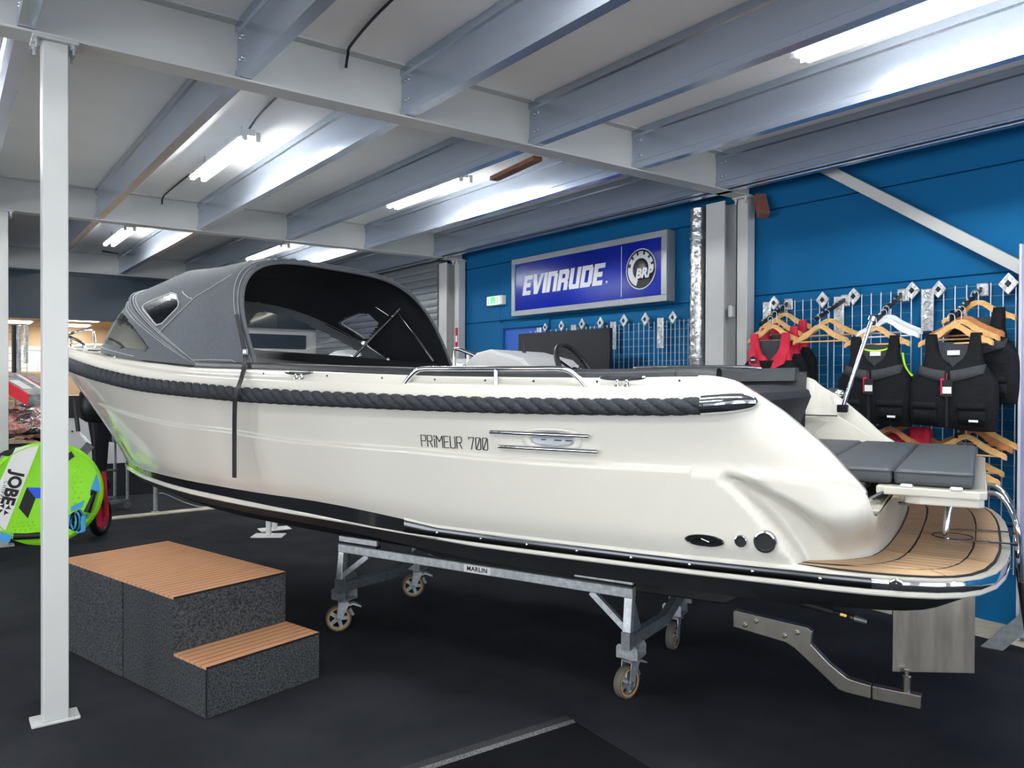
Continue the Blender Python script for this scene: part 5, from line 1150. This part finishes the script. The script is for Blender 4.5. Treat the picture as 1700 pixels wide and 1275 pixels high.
# ---- vests
def vest(px_, py_, X, label, kind, yaw=0, sc=1.0, tagged=True, logo=True, dk=1.0):
    """hangs with the shoulder line at the picture point"""
    a_ = onx(px_, py_, X); t = thing('buoyancy_vest', label, 'vest', a_, radians(yaw), 'red and black buoyancy vests' if kind == 'red' else 'black buoyancy vests')
    hw = pchip([-.56, -.50, -.36, -.28, -.235, -.18, -.10, -.03, 0], [.235, .245, .248, .24, .215, .178, .160, .165, .160])
    dp = pchip([-.56, -.4, -.25, -.1, 0], [.055 * dk, .075 * dk, .075 * dk, .05 * dk, .035 * dk])
    def ring(z, x0, x1, d, n=20):
        c, h = (x0 + x1) / 2, (x1 - x0) / 2
        return [(-d * abs(sin(2 * pi * i / n)) ** .7 * (1 if sin(2 * pi * i / n) >= 0 else -1), c + h * abs(cos(2 * pi * i / n)) ** .6 * (1 if cos(2 * pi * i / n) >= 0 else -1), z) for i in range(n)]
    zs = [-.56, -.55, -.48, -.40, -.32, -.28, -.25, -.22, -.19]
    body = MB().loft([[(x * sc, y * sc, z * sc + (.012 * sin(y * 9) if z < -.53 else 0)) for x, y, z in ring(z, -hw(z), hw(z), dp(z) * (.8 if z < -.555 else 1))] for z in zs], True, True).build('vest_body', 'neo', t, smooth=True, angle=60)
    for sg in (1, -1):                                                  # shoulder straps around a scooped neck
        nk = pchip([-.20, -.19, -.15, -.08, 0, .01], [.0, .0, .055, .088, .098, .10]); rings = []
        for z in (-.20, -.17, -.14, -.10, -.05, -.01, .012):
            x0, x1 = nk(z), hw(min(z, 0)) - .004; rings.append([(x * sc, sg * y * sc, z * sc) for x, y, z in ring(z, x0, x1, dp(min(z, 0)) * .8, 14)])
        MB().loft(rings if sg > 0 else [r[::-1] for r in rings], True, True).build('shoulder_strap', 'red' if kind == 'red' else 'neo', t, smooth=True, angle=60)
    bk_ = MB().loft([[(x * sc * .4 + .03, y * sc, z * sc) for x, y, z in ring(z, -.105 + (.03 if z < -.15 else 0), .105 - (.03 if z < -.15 else 0), .05, 14)] for z in (-.20, -.12, -.04)], True, True).build('back_panel', 'neogrey', t, smooth=True)
    fr = lambda y, z, d=.0: (-(dp(z) * abs(1 - min(.999, abs(y) / hw(z)) ** (1 / .6) ** 2) ** .3 + d) * sc, y * sc, z * sc)
    def patch(name, m_, y0, y1, f0, f1, d, par=t, n=10):
        rows = [[fr(y0 + (y1 - y0) * i / n, f(y0 + (y1 - y0) * i / n), d) for i in range(n + 1)] for f in (f0, lambda y: (f0(y) + f1(y)) / 2, f1)]
        vs = [p for r in rows for p in r]; mb = MB(); fs = [(a * (n + 1) + i, a * (n + 1) + i + 1, (a + 1) * (n + 1) + i + 1, (a + 1) * (n + 1) + i) for a in range(2) for i in range(n)]
        mb.add(vs, fs); return mb.build(name, m_, par, smooth=True, solid=.004)
    if kind != 'red':
        for y0, y1 in ((-.188, -.012), (.012, .188)):
            patch('chest_panel', 'neogrey', y0, y1, lambda y: -.285 + .55 * (abs(y) ** 1.4), lambda y: -.215 + .48 * (abs(y) ** 1.5), .004)
        MB().box((-.088 * sc, -.007, -.55 * sc), (-.072 * sc, .007, -.22 * sc)).build('zip', 'blackplastic', t)
        for y0, y1 in ((-.205, -.06), (.06, .205)):
            patch('pocket', 'neo', y0, y1, lambda y: -.53, lambda y: -.43, .012); patch('pocket_flap', 'neogrey' if False else 'neo', y0 - .004, y1 + .004, lambda y: -.445, lambda y: -.405, .018)
        if kind == 'lime':
            MB().tube([(.012, .098 * cos(pi * i / 12), -.055 - .03 * sin(pi * i / 12)) for i in range(13)], .007, 6).build('neck_trim', 'limef', t, smooth=True)
            MB().tube(curve_pts([(.015, -.17, -.10), (.02, -.18, -.17), (.02, -.205, -.225), (.015, -.235, -.25)], 4), .007, 6).build('armhole_trim', 'limef', t, smooth=True)
        MB().box((.004, -.035, -.118), (.0, .035, -.09)).build('neck_label', 'white', t)
        if logo: MB().box((-.096 * sc, -.175, -.515), (-.092 * sc, -.125, -.502)).build('logo_tab', 'white', t)
        if tagged:
            tg = MB().rbox((-.098, -.035, -.37), (-.094, .025, -.27), .001).build('swing_tag', 'black', t); MB().box((-.0995, -.030, -.35), (-.098, .020, -.31)).build('tag_print', 'white', tg)
            MB().rbox((-.094, .012, -.36), (-.090, .034, -.26), .001).build('red_tag', 'red', t); MB().tube([(-.09, 0, -.23), (-.095, .0, -.27)], .002, 5).build('tag_cord', 'red', t)
    else:
        for sg in (1, -1): MB().prism([fr(sg * .03, -.27, .006), fr(sg * .145, -.215, .006), fr(sg * .165, -.10, .006), fr(sg * .10, -.10, .006)][::sg], (-.006, 0, 0)).build('chest_flash', 'red', t)
        MB().lathe([(.028, 0), (.028, .003)], fr(.105, -.185, .013), (-1, 0, 0), 18).build('round_badge', 'black', t); MB().box(Vector(fr(.122, -.19, .0165)), Vector(fr(.088, -.18, .0175))).build('badge_print', 'white', t)
        MB().rbox((-.088, -.2, -.36), (-.068, .2, -.33), .004).build('belt', 'blackplastic', t); MB().rbox((-.1, -.03, -.37), (-.085, .03, -.32), .004).build('belt_buckle', 'blackplastic', t)
    return t
vest(1278, 556, 4.97, 'nearest red and black vest with a round badge', 'red', 4, dk=.6); vest(1294, 546, 5.10, 'red and black vest in the middle of the three', 'red', -2, dk=.6); vest(1309, 536, 5.23, 'red and black vest furthest back near the wall', 'red', -4, dk=.6)
vest(1453, 561, 4.965, 'black vest with lime green trim and red white tag', 'lime', 3); vest(1583, 557, 4.945, 'front black vest with dark tag at right', 'black', 2)
vest(1622, 516, 5.17, 'black vest hanging higher behind at the far right', 'black', -4, tagged=False)
# folded red vest hanging low behind the sunpad
a_ = onx(1520, 716, 5.12); t = thing('folded_vest', 'red folded vest hanging low behind the sunpad cushion', 'vest', a_)
MB().rbox((-.05, -.10, -.30), (.04, .03, .03), .02).build('folded_body', 'red', t); MB().rbox((-.04, .02, -.16), (.03, .18, -.02), .02).build('folded_strap', 'red', t)
MB().tube(curve_pts([(-.06, .03, -.05), (-.06, .12, -.09), (-.055, .20, -.10)], 4), .012, 8).build('webbing', 'red', t)
# small pale packet with a lime sticker by the cushion edge
a_ = onx(1621, 773, 5.05); t = thing('packet', 'small clear packet with lime sticker beside the sunpad edge', 'packet', a_); MB().rbox((-.01, -.03, -.05), (.01, .03, .06), .004).build('packet_body', 'white', t); MB().box((-.012, -.03, -.03), (-.01, .03, .01)).build('packet_label', 'limef', t)
# ---- dark screen leaning at the wall
a_, b2 = onx(860.5, 553, 5.05), onx(1011, 545, 5.05); W = a_.y - b2.y
t = thing('flat_screen', 'large dark blank screen standing before the wire grid behind the helm', 'screen', (5.05, b2.y, 1.30))
zt_ = onx(940, 549, 5.05).z - 1.30
MB().rbox((0, .0, 0), (.05, W, zt_), .004).build('screen_body', 'panelgrey', t); MB().box((-.002, .015, .015), (0, W - .015, zt_ - .015)).build('screen_glass', 'panelgrey', t)
for y_ in (W * .25, W * .75): MB().rbox((.0, y_ - .02, -1.30), (.05, y_ + .02, 0), .003).build('screen_leg', 'blackplastic', t)
# ---- printed display board and trestle at the right edge
bx = 5.16; q = onx(1694.5, 406, bx)
t = thing('display_board', 'tall printed display board cut by the right edge', 'display board', (bx, q.y, 0))
MB().rbox((0, -1.0, .02), (.03, 0, q.z), .003).build('board_panel', 'purple', t); MB().rbox((-.006, -.008, .0), (.036, .006, q.z + .004), .002).build('board_edge', 'lightgrey', t)
g0 = onz(1655, 1076, 0) ; t = thing('trestle_foot', 'grey splayed trestle foot on the carpet at the right edge', 'trestle', (g0.x - .03, g0.y, 0), radians(-76))
MB().prism([(-.07, 0, 0), (.04, 0, 0), (.17, 0, .155), (.45, 0, .155), (.45, 0, .20), (.20, 0, .20), (.42, 0, .48), (.34, 0, .48)], (0, .03, 0)).build('splayed_leg', 'galvd', t)
MB().prism([(.95, 0, 0), (.84, 0, 0), (.71, 0, .155), (.45, 0, .155), (.45, 0, .20), (.68, 0, .20), (.46, 0, .48), (.54, 0, .48)], (0, .03, 0)).build('splayed_leg', 'galvd', t)
# ================================================================== left side: round towable, cartons, bags, wire stand, outboard, back room furniture
dc = ray(76, 827); dep = 7.02; DC = EYE + dc * (dep / dc.dot(FWD))
DR = .464; DX = RGT.copy(); DX.z = 0; DX.normalize(); nn = (EYE - DC); nn.z = 0; nn.normalize(); DX = Vector((0, 0, 1)).cross(nn) * -1
if DX.dot(RGT) < 0: DX = -DX
DZ = (Vector((0, 0, 1)) * cos(radians(9)) - nn * sin(radians(9))); DN = DX.cross(DZ); DN = DN if DN.dot(nn) > 0 else -DN
tw = thing('towable_disc', 'lime green round towable board with white stripe and black handles', 'towable', (DC.x, DC.y, 0)); TO = Vector((DC.x, DC.y, 0))
DC.z = DR * cos(radians(9)) + .035
def dpt(px_, py_, d=0): return DC + DX * ((px_ - 76) / 85.5 * DR) + DZ * ((827 - py_) / 85.5 * DR) + DN * d
def dz_(zx, zy, d=0): return dpt(zx / 7.085, 740 + zy / 7.085, d)
def dm(): return MB(TO)
n_ = 64; rings = []
for r_, d in ((.0, -.035), (.90, -.035), (.97, -.028), (1.0, -.008), (1.0, .006), (.965, .024), (.935, .027), (.915, .022), (0, .022)):
    rings.append([DC + (DX * cos(2 * pi * i / n_) + DZ * sin(2 * pi * i / n_)) * max(r_, .001) * DR + DN * d for i in range(n_)])
dm().loft(rings).build('foam_board', 'lime', tw, smooth=True, angle=40)
def decal(P, name, m, d=.0225, h=.003): return dm().prism([dz_(x, y, d) for x, y in P], DN * h).build(name, m, tw)
decal([(237, 75), (478, 42), (142, 1018), (-60, 985), (-60, 830)], 'white_stripe', 'white')
decal([(235, 78), (192, 177), (100, 158), (8, 388), (-40, 470), (-48, 300), (30, 170), (130, 105)], 'black_patch', 'black')
decal([(350, 540), (437, 672), (360, 897), (270, 770)], 'black_patch', 'black'); decal([(350, 540), (640, 570), (600, 690), (437, 672)], 'blue_patch', 'royal')
decal([(600, 690), (640, 570), (700, 760), (610, 980)], 'black_patch', 'black')
decal([(800, 140), (835, 205), (560, 420), (540, 360)], 'black_patch', 'black')
decal([(1075, 395), (1112, 655), (992, 640)], 'blue_patch', 'skyblue'); decal([(935, 735), (910, 815), (795, 850), (795, 800)], 'blue_patch', 'skyblue'); decal([(870, 905), (985, 900), (930, 985), (860, 960)], 'blue_patch', 'skyblue')
decal([(-70, 1020), (212, 1050), (185, 1152), (40, 1120), (-60, 1080)], 'blue_patch', 'skyblue')
for P in ([(1000, 650), (1040, 655), (960, 880)], [(220, 1092), (350, 1102), (478, 1104)]):
    dm().tube([dz_(x, y, .05) for x, y in P], [.030, .026, .030], 10).build('grab_handle', 'blackplastic', tw, smooth=True)
fr_ = frame4(dz_(190, 600, .0258), (dz_(100, 850) - dz_(235, 400)), (dz_(300, 640) - dz_(190, 590)))
fr_.translation = dz_(205, 540, .0262) - TO
lettering('board_lettering', 'JOBE', .135, 'black', tw, fr_, .0012, offset=.006, space=1.0)
f2_ = fr_.copy(); f2_.translation = dz_(112, 580, .0262) - TO; lettering('board_small_lettering', 'CHIPPER', .042, 'neogrey', tw, f2_, .001, space=1.35)
for k in range(4):                                                    # star of four chevrons
    a_ = radians(20 + 90 * k); c = dz_(130, 775, .0255); ux = DX * cos(a_) + DZ * sin(a_); uy = DX * -sin(a_) + DZ * cos(a_)
    dm().prism([c + ux * .006 + uy * 0, c + ux * .05 + uy * .022, c + ux * .042, c + ux * .05 - uy * .022], DN * .001).build('board_star', 'black', tw)
for i in range(9):                                                     # embossed grip rows
    for j in range(6):
        x, y = 560 + j * 62 + (i % 2) * 30, 330 + i * 62
        if 800 < x < 990: dm().lathe([(.011, 0), (.008, .003), (0, .0035)], dz_(x, y, .0222), DN, 6).build('grip_stud', 'lime', tw)
        x2, y2 = 215 + j * 50 + (i % 2) * 25 - i * 10, 700 + i * 40
        if 200 < x2 < 480 and y2 > 905: dm().lathe([(.010, 0), (.007, .003), (0, .0035)], dz_(x2, y2, .0222), DN, 6).build('grip_stud', 'lime', tw)
# tow rope hank in front of the disc
rc = dz_(838, 975, .12); rc.z = max(rc.z, .10); t = thing('tow_rope', 'turquoise and black tow rope hank with blue end plate', 'rope', (rc.x, rc.y, 0)); RO = Vector((rc.x, rc.y, 0))
for k in range(6):
    m_ = MB(RO); r_ = .045 + .006 * k
    m_.tube([rc + DX * (r_ * cos(2 * pi * i / 24) * .55 + .012 * (k - 3)) + DZ * (r_ * 1.35 * sin(2 * pi * i / 24)) + DN * .02 * sin(k * 2.1 + 4 * pi * i / 24) for i in range(24)], .007, 6, closed=True); m_.build('rope_coil', 'skyblue' if k % 2 else 'neo', t, smooth=True)
pz = dz_(912, 1020, .12); MB(RO).prism([pz + DX * a_ + DZ * b2 for a_, b2 in ((-.018, -.075), (.022, -.06), (.022, .085), (-.012, .08))], DN * .03).build('end_plate', 'royal' if False else 'skyblue', t, bev=.006)
# black crate behind the disc, bags of rope, carton on top
def frame_at(px_, py_, depth): d = ray(px_, py_); return EYE + d * (depth / d.dot(FWD))
cr = frame_at(38, 800, 7.75); cr.z = 0; ang = atan2(DX.y, DX.x)
t = thing('display_bin', 'black open bin behind the lime disc holding bagged ropes', 'bin', cr, ang)
for q in (((-.36, -.22, .02), (.36, .22, .05)), ((-.36, -.22, .05), (.36, -.19, .86)), ((-.36, .19, .05), (.36, .22, .86)), ((-.36, -.19, .05), (-.33, .19, .86)), ((.33, -.19, .05), (.36, .19, .86))): MB().rbox(*q, .004).build('bin_panel', 'panelgrey', t)
def bag(px_, py_, depth, w_, h_, d_, label, seed, zmin):
    rnd = random.Random(seed); c = frame_at(px_, py_, depth); t = thing('rope_bag', label, 'bag', (c.x, c.y, c.z), ang, 'bagged red ropes')
    def blob(kw, amp, m, name):
        mb = MB(); rings = []; N1, N2 = 14, 20
        ph = [rnd.uniform(0, 6.28) for _ in range(6)]
        for i in range(N1 + 1):
            a_ = pi * i / N1; r_ = []
            for j in range(N2):
                b_ = 2 * pi * j / N2; k_ = kw * (1 + amp * sin(3 * b_ + ph[0] + 2 * a_) + amp * sin(5 * a_ + ph[1] + b_) + amp * .8 * sin(7 * b_ + ph[2] - 4 * a_) + rnd.uniform(-amp, amp) * .6)
                r_.append((w_ * k_ * cos(a_), d_ * k_ * sin(a_) * cos(b_), h_ * k_ * sin(a_) * sin(b_)))
            rings.append(r_)
        return mb.loft(rings, True, True).build(name, m, t, smooth=(name != 'film'))
    blob(.9, .06, 'bagred', 'rope_bundle'); blob(1.0, .11, 'bagclear', 'film')
bag(14, 705, 7.50, .26, .13, .16, 'crinkled clear bag of red rope at the left edge', 3, 0); bag(60, 712, 7.78, .17, .12, .15, 'crinkled clear bag of red rope beside the post', 8, 0); bag(40, 690, 7.95, .26, .11, .15, 'crinkled clear bag of dark red rope lying behind the others', 11, 0)
bx0 = frame_at(36, 655, 7.62); t = thing('toy_carton', 'red and grey printed carton tilted on the bagged ropes', 'carton', (bx0.x, bx0.y, bx0.z), 0)
TP = [frame_at(*q) - bx0 for q in ((-14, 619, 7.85), (47, 655, 7.35), (104, 652, 7.62), (52, 621, 8.05))]
dn = (TP[1] - TP[0]).cross(TP[3] - TP[0]).normalized(); dn = -dn if dn.z > 0 else dn; dn = (dn * .115)
def cq(a_, b_): return TP[0].lerp(TP[1], a_).lerp(TP[3].lerp(TP[2], a_), b_)
def slab(a0, a1, b0, b1, d0, d1, name, m): MB().add([cq(a_, b_) + dn * d for d in (d0, d1) for a_, b_ in ((a0, b0), (a1, b0), (a1, b1), (a0, b1))], [(0, 1, 2, 3), (7, 6, 5, 4), (0, 4, 5, 1), (1, 5, 6, 2), (2, 6, 7, 3), (3, 7, 4, 0)]).build(name, m, t)
slab(0, 1, .01, 1, 0, 1, 'carton_body', 'boxgrey'); slab(0, 1, 0, .01, -.005, 1, 'carton_side', 'boxred'); slab(0, 1, .01, .05, -.012, 0, 'carton_edge', 'boxred')
slab(.35, .75, .12, .38, -.012, 0, 'carton_print', 'white'); slab(.05, .95, .56, .66, -.012, 0, 'carton_print', 'white'); slab(.1, .9, .70, .76, -.012, 0, 'carton_stripe', 'boxred')
# wire display stand at the left edge
g0 = frame_at(45, 700, 8.3); g0.z = 0
t = thing('wire_stand', 'free standing wire grid at the left edge with black and silver goods', 'wire grid', g0, ang + radians(38))
hb_ = 2.10
vm = MB().tube([(0, 0, 0), (0, 0, hb_)], .0035, 6).build('vertical_wire', 'galvd', t)
for i in range(1, 9): o = vm.copy(); COL.objects.link(o); o.parent = t; o.location = (-.0715 * i, 0, 0)
hm = MB().tube([(0, .006, 0), (-.575, .006, 0)], .003, 6).build('cross_wire', 'galvd', t)
for i in range(28):
    o = hm if i == 0 else hm.copy()
    if i: COL.objects.link(o); o.parent = t
    o.location = (0, 0, hb_ - .02 - i * .075)
MB().rbox((-.02, -.2, 0), (.01, .2, .02), .003).build('stand_foot', 'galvd', t)
for k, (px_, m_, z0, z1) in enumerate(((-.17, 'blackplastic', 1.58, 2.08), (-.12, 'silver', 1.58, 2.08), (-.04, 'silver', 1.68, 2.08))):
    o = MB().rbox((px_ - .018, -.05, z0), (px_ + .018, -.02, z1), .004).build('hanging_pack', m_); wm_ = Matrix.Translation(g0) @ Matrix.Rotation(ang + radians(38), 4, 'Z'); o.matrix_world = wm_
    tag(o, ['slim black pack hanging on the left wire stand', 'slim silver pack beside the black one on the left wire stand', 'wider silver pack at the end of the left wire stand'][k], 'package')
# ---- outboard motor on a wheeled rack under the bow
ob0 = onz(180, 862, 0) + Vector((.25, .55, 0)); ob0 = frame_at(166, 800, 9.0); ob0.z = 0
t = thing('outboard_motor', 'black outboard motor on its stand behind the lime disc', 'outboard motor', ob0, ang + radians(20))
def ringz(z, hx, hy, cx=0, n=16): return [(cx + hx * abs(cos(2 * pi * i / n)) ** .7 * (1 if cos(2 * pi * i / n) > 0 else -1), hy * abs(sin(2 * pi * i / n)) ** .7 * (1 if sin(2 * pi * i / n) > 0 else -1), z) for i in range(n)]
MB().loft([ringz(1.02, .14, .12), ringz(1.06, .19, .16), ringz(1.20, .22, .17), ringz(1.36, .20, .16), ringz(1.44, .13, .11)], True, True).build('cowl', 'blackplastic', t, smooth=True, angle=60)
MB().loft([ringz(.30, .05, .03), ringz(.45, .07, .045), ringz(.8, .09, .07), ringz(1.02, .12, .10)], True, True).build('midsection', 'panelgrey', t, smooth=True)
MB().loft([ringz(.16, .02, .01, -.02), ringz(.24, .13, .04, -.02), ringz(.30, .15, .05, -.02), ringz(.36, .09, .045)], True, True).build('gearcase', 'panelgrey', t, smooth=True)
MB().rbox((-.16, -.09, .44), (.17, .09, .455), .004).build('cavitation_plate', 'panelgrey', t)
for i in range(3):
    a_ = 2 * pi * i / 3; MB().prism([(-.19, .02 * cos(a_), .27 + .02 * sin(a_)), (-.20, .12 * cos(a_ - .35), .27 + .12 * sin(a_ - .35)), (-.18, .12 * cos(a_ + .35), .27 + .12 * sin(a_ + .35))], (-.008, 0, 0)).build('propeller_blade', 'black', t)
MB().rbox((.10, -.10, .78), (.20, .10, 1.05), .008).build('clamp_bracket', 'galvd', t); MB().tube([(.18, 0, 1.0), (.34, .02, 1.08), (.5, .03, 1.06)], .018, 8).build('tiller', 'blackplastic', t, smooth=True)
for z in (.88, .97): MB().lathe([(.02, 0), (.02, .02), (.008, .022), (.008, .05)], (.2, .05, z), (1, 0, 0), 10).build('clamp_screw', 'inox', t)
# stand with castors
MB().tube([(.24, -.16, .06), (.24, -.16, .92), (.24, .16, .92), (.24, .16, .06)], .018, 8).build('stand_frame', 'galvd', t); MB().bar((.24, -.16, .10), (-.35, -.22, .10), .035, .035).build('stand_rail', 'galvd', t); MB().bar((.24, .16, .10), (-.35, .22, .10), .035, .035).build('stand_rail', 'galvd', t); MB().bar((.22, 0, .86), (.26, 0, .86), .30, .14).build('stand_board', 'lightgrey', t)
for x_, y_ in ((.24, -.16), (.24, .16), (-.33, -.22), (-.33, .22)): MB().lathe([(.0, -.014), (.035, -.013), (.042, -.008), (.042, .008), (.035, .013), (0, .014)], (x_, y_, .042), (.3, 1, 0), 16).build('stand_wheel', 'rubber', t, smooth=True)
# grey steel arm in front of the outboard
q0, q1, q2 = frame_at(108, 785, 7.55), frame_at(150, 738, 7.7), frame_at(130, 716, 7.75); base_ = Vector((q0.x, q0.y, 0))
t = thing('tow_bracket', 'bent grey steel arm reaching over the lime disc', 'bracket', base_)
MB(base_).bar(q0, q1, .012, .085).build('flat_bar', 'galvd', t); MB(base_).bar(q1, q2, .02, .02).build('rod', 'galv', t)
MB(base_).tube([frame_at(123, 662, 7.75), frame_at(128, 700, 7.75), q2], .02, 8).build('lever', 'blackplastic', t, smooth=True)
MB(base_).tube([q0, Vector((q0.x + .05, q0.y + .05, 0))], .02, 8).build('floor_leg', 'galvd', t)
# pale cabinet and beige bench further back
cb = frame_at(150, 780, 9.9); cb.z = 0; t = thing('pale_cabinet', 'pale grey cabinet with dark base behind the outboard motor', 'cabinet', cb, ang)
MB().rbox((-.5, 0, .42), (.75, .4, 1.02), .006).build('cabinet_body', 'lightgrey', t); MB().rbox((-.48, .02, 0), (.73, .38, .42), .006).build('cabinet_base', 'panelgrey', t); MB().rbox((-.5, -.01, 1.02), (.75, .41, 1.30), .006).build('cabinet_top', 'panelgrey', t)
for x_ in (-.2, .12, .44): MB().lathe([(.012, 0), (.012, .006), (0, .008)], (x_, -.001, .85), (0, -1, 0), 10).build('cabinet_stud', 'black', t)
bq = ony(150, 640, 15.2); t = thing('beige_bench', 'beige upholstered bench with ribbed seat in the cream back room', 'bench', (bq.x - .6, 15.2, 0))
MB().rbox((-1.2, 0, 0), (1.6, .7, 1.0), .02).build('bench_base', 'tan', t)
for i in range(24): MB().rbox((-1.18 + i * .115, -.02, 1.0), (-1.075 + i * .115, .68, 1.14), .012).build('seat_rib', 'tan', t)
MB().rbox((-1.2, .5, 1.14), (1.6, .7, 1.62), .03).build('bench_back', 'tan', t)
# red wheel of a launching trolley beside the disc
wq = frame_at(167, 880, 7.55); t = thing('trolley_wheel', 'dark red launching trolley wheel leaning behind the lime disc', 'wheel', (wq.x, wq.y, 0), ang + radians(60))
MB().tube([(.15 * cos(2 * pi * i / 28), 0, .185 + .15 * sin(2 * pi * i / 28)) for i in range(28)], .035, 10, closed=True).build('tyre', 'rubber' if False else 'blackplastic', t, smooth=True)
MB().lathe([(.115, -.02), (.12, 0), (.115, .02)], (0, 0, .185), (0, 1, 0), 24).build('rim', 'red', t)
MB().tube([(0, -.06, .185), (0, -.03, .62)], .022, 8).build('red_strut', 'red', t, smooth=True)
# ---- grey inflatable boat parked behind, along the wall
rb = thing('inflatable_boat', 'light grey inflatable boat parked behind near the wall', 'boat', (4.22, 7.55, 0), atan2(1.95, -.75))
pth = [(-1.05, .46, 1.56), (-.5, .47, 1.56), (.2, .46, 1.57), (.6, .38, 1.60), (.88, .22, 1.65), (.98, 0, 1.67)]
pts = curve_pts(pth, 6); pts = pts + [Vector((p.x, -p.y, p.z)) for p in pts[-2::-1]]
MB().tube(pts, [.12 + .08 * smooth01(min(i, len(pts) - 1 - i) / 6) for i in range(len(pts))], 18).build('buoyancy_tube', 'ribgrey', rb, smooth=True)
for dz2, nm in ((-.03, 'rub_strake'), (.05, 'rub_strake')):
    q_ = []
    for i, p in enumerate(pts):
        t_ = (pts[min(i + 1, len(pts) - 1)] - pts[max(i - 1, 0)]).normalized(); n2 = Vector((t_.y, -t_.x, 0)); n2 = n2 if n2.dot(Vector((p.x + .3, p.y, 0))) > 0 or True else -n2
        if n2.dot(Vector((max(p.x, .0) * .8, p.y, 0))) < 0: n2 = -n2
        q_.append(p + n2 * .188 + Vector((0, 0, dz2)))
    MB().tube(q_[4:-4], .018, 8).build(nm, 'shutter' if dz2 < 0 else 'white', rb, smooth=True)
MB().loft([[(x, -.36, 1.45), (x, 0, 1.22 + .18 * smooth01((x - .2) / .7)), (x, .36, 1.45), (x, 0, 1.47)] for x in (-1.0, -.4, .2, .7)], True, True).build('hull', 'lightgrey', rb)
MB().rbox((-1.02, -.36, 1.3), (-.98, .36, 1.78), .006).build('transom', 'lightgrey', rb)
MB().tube(curve_pts([(-.05, .30, 1.62), (-.05, .29, 1.86), (-.05, .2, 1.95), (-.05, -.2, 1.95), (-.05, -.29, 1.86), (-.05, -.30, 1.62)], 5), .018, 10).build('roll_bar', 'white', rb, smooth=True)
MB().rbox((-.5, -.25, 1.44), (-.1, .25, 1.72), .02).build('seat_box', 'ribgrey', rb)
for x_ in (-.7, .35):
    MB().rbox((x_ - .04, -.4, 0), (x_ + .04, .4, .06), .005).build('cradle_foot', 'galvd', rb)
    for y_ in (-.28, .28): MB().bar((x_, y_, .06), (x_, y_ * .9, 1.40), .05, .05, (1, 0, 0)).build('cradle_leg', 'galvd', rb)
# dark wall panel seen through the canopy
a_, b2 = ony(400, 553, 12.97), ony(508, 580, 12.97); o = MB().rbox((0, 0, b2.z - a_.z), (b2.x - a_.x, .02, 0), .004).build('dark_wall_panel', 'navy'); o.location = (a_.x, 12.965, a_.z); tag(o, 'dark rectangular panel on the pale wall seen through the canopy window', 'panel')
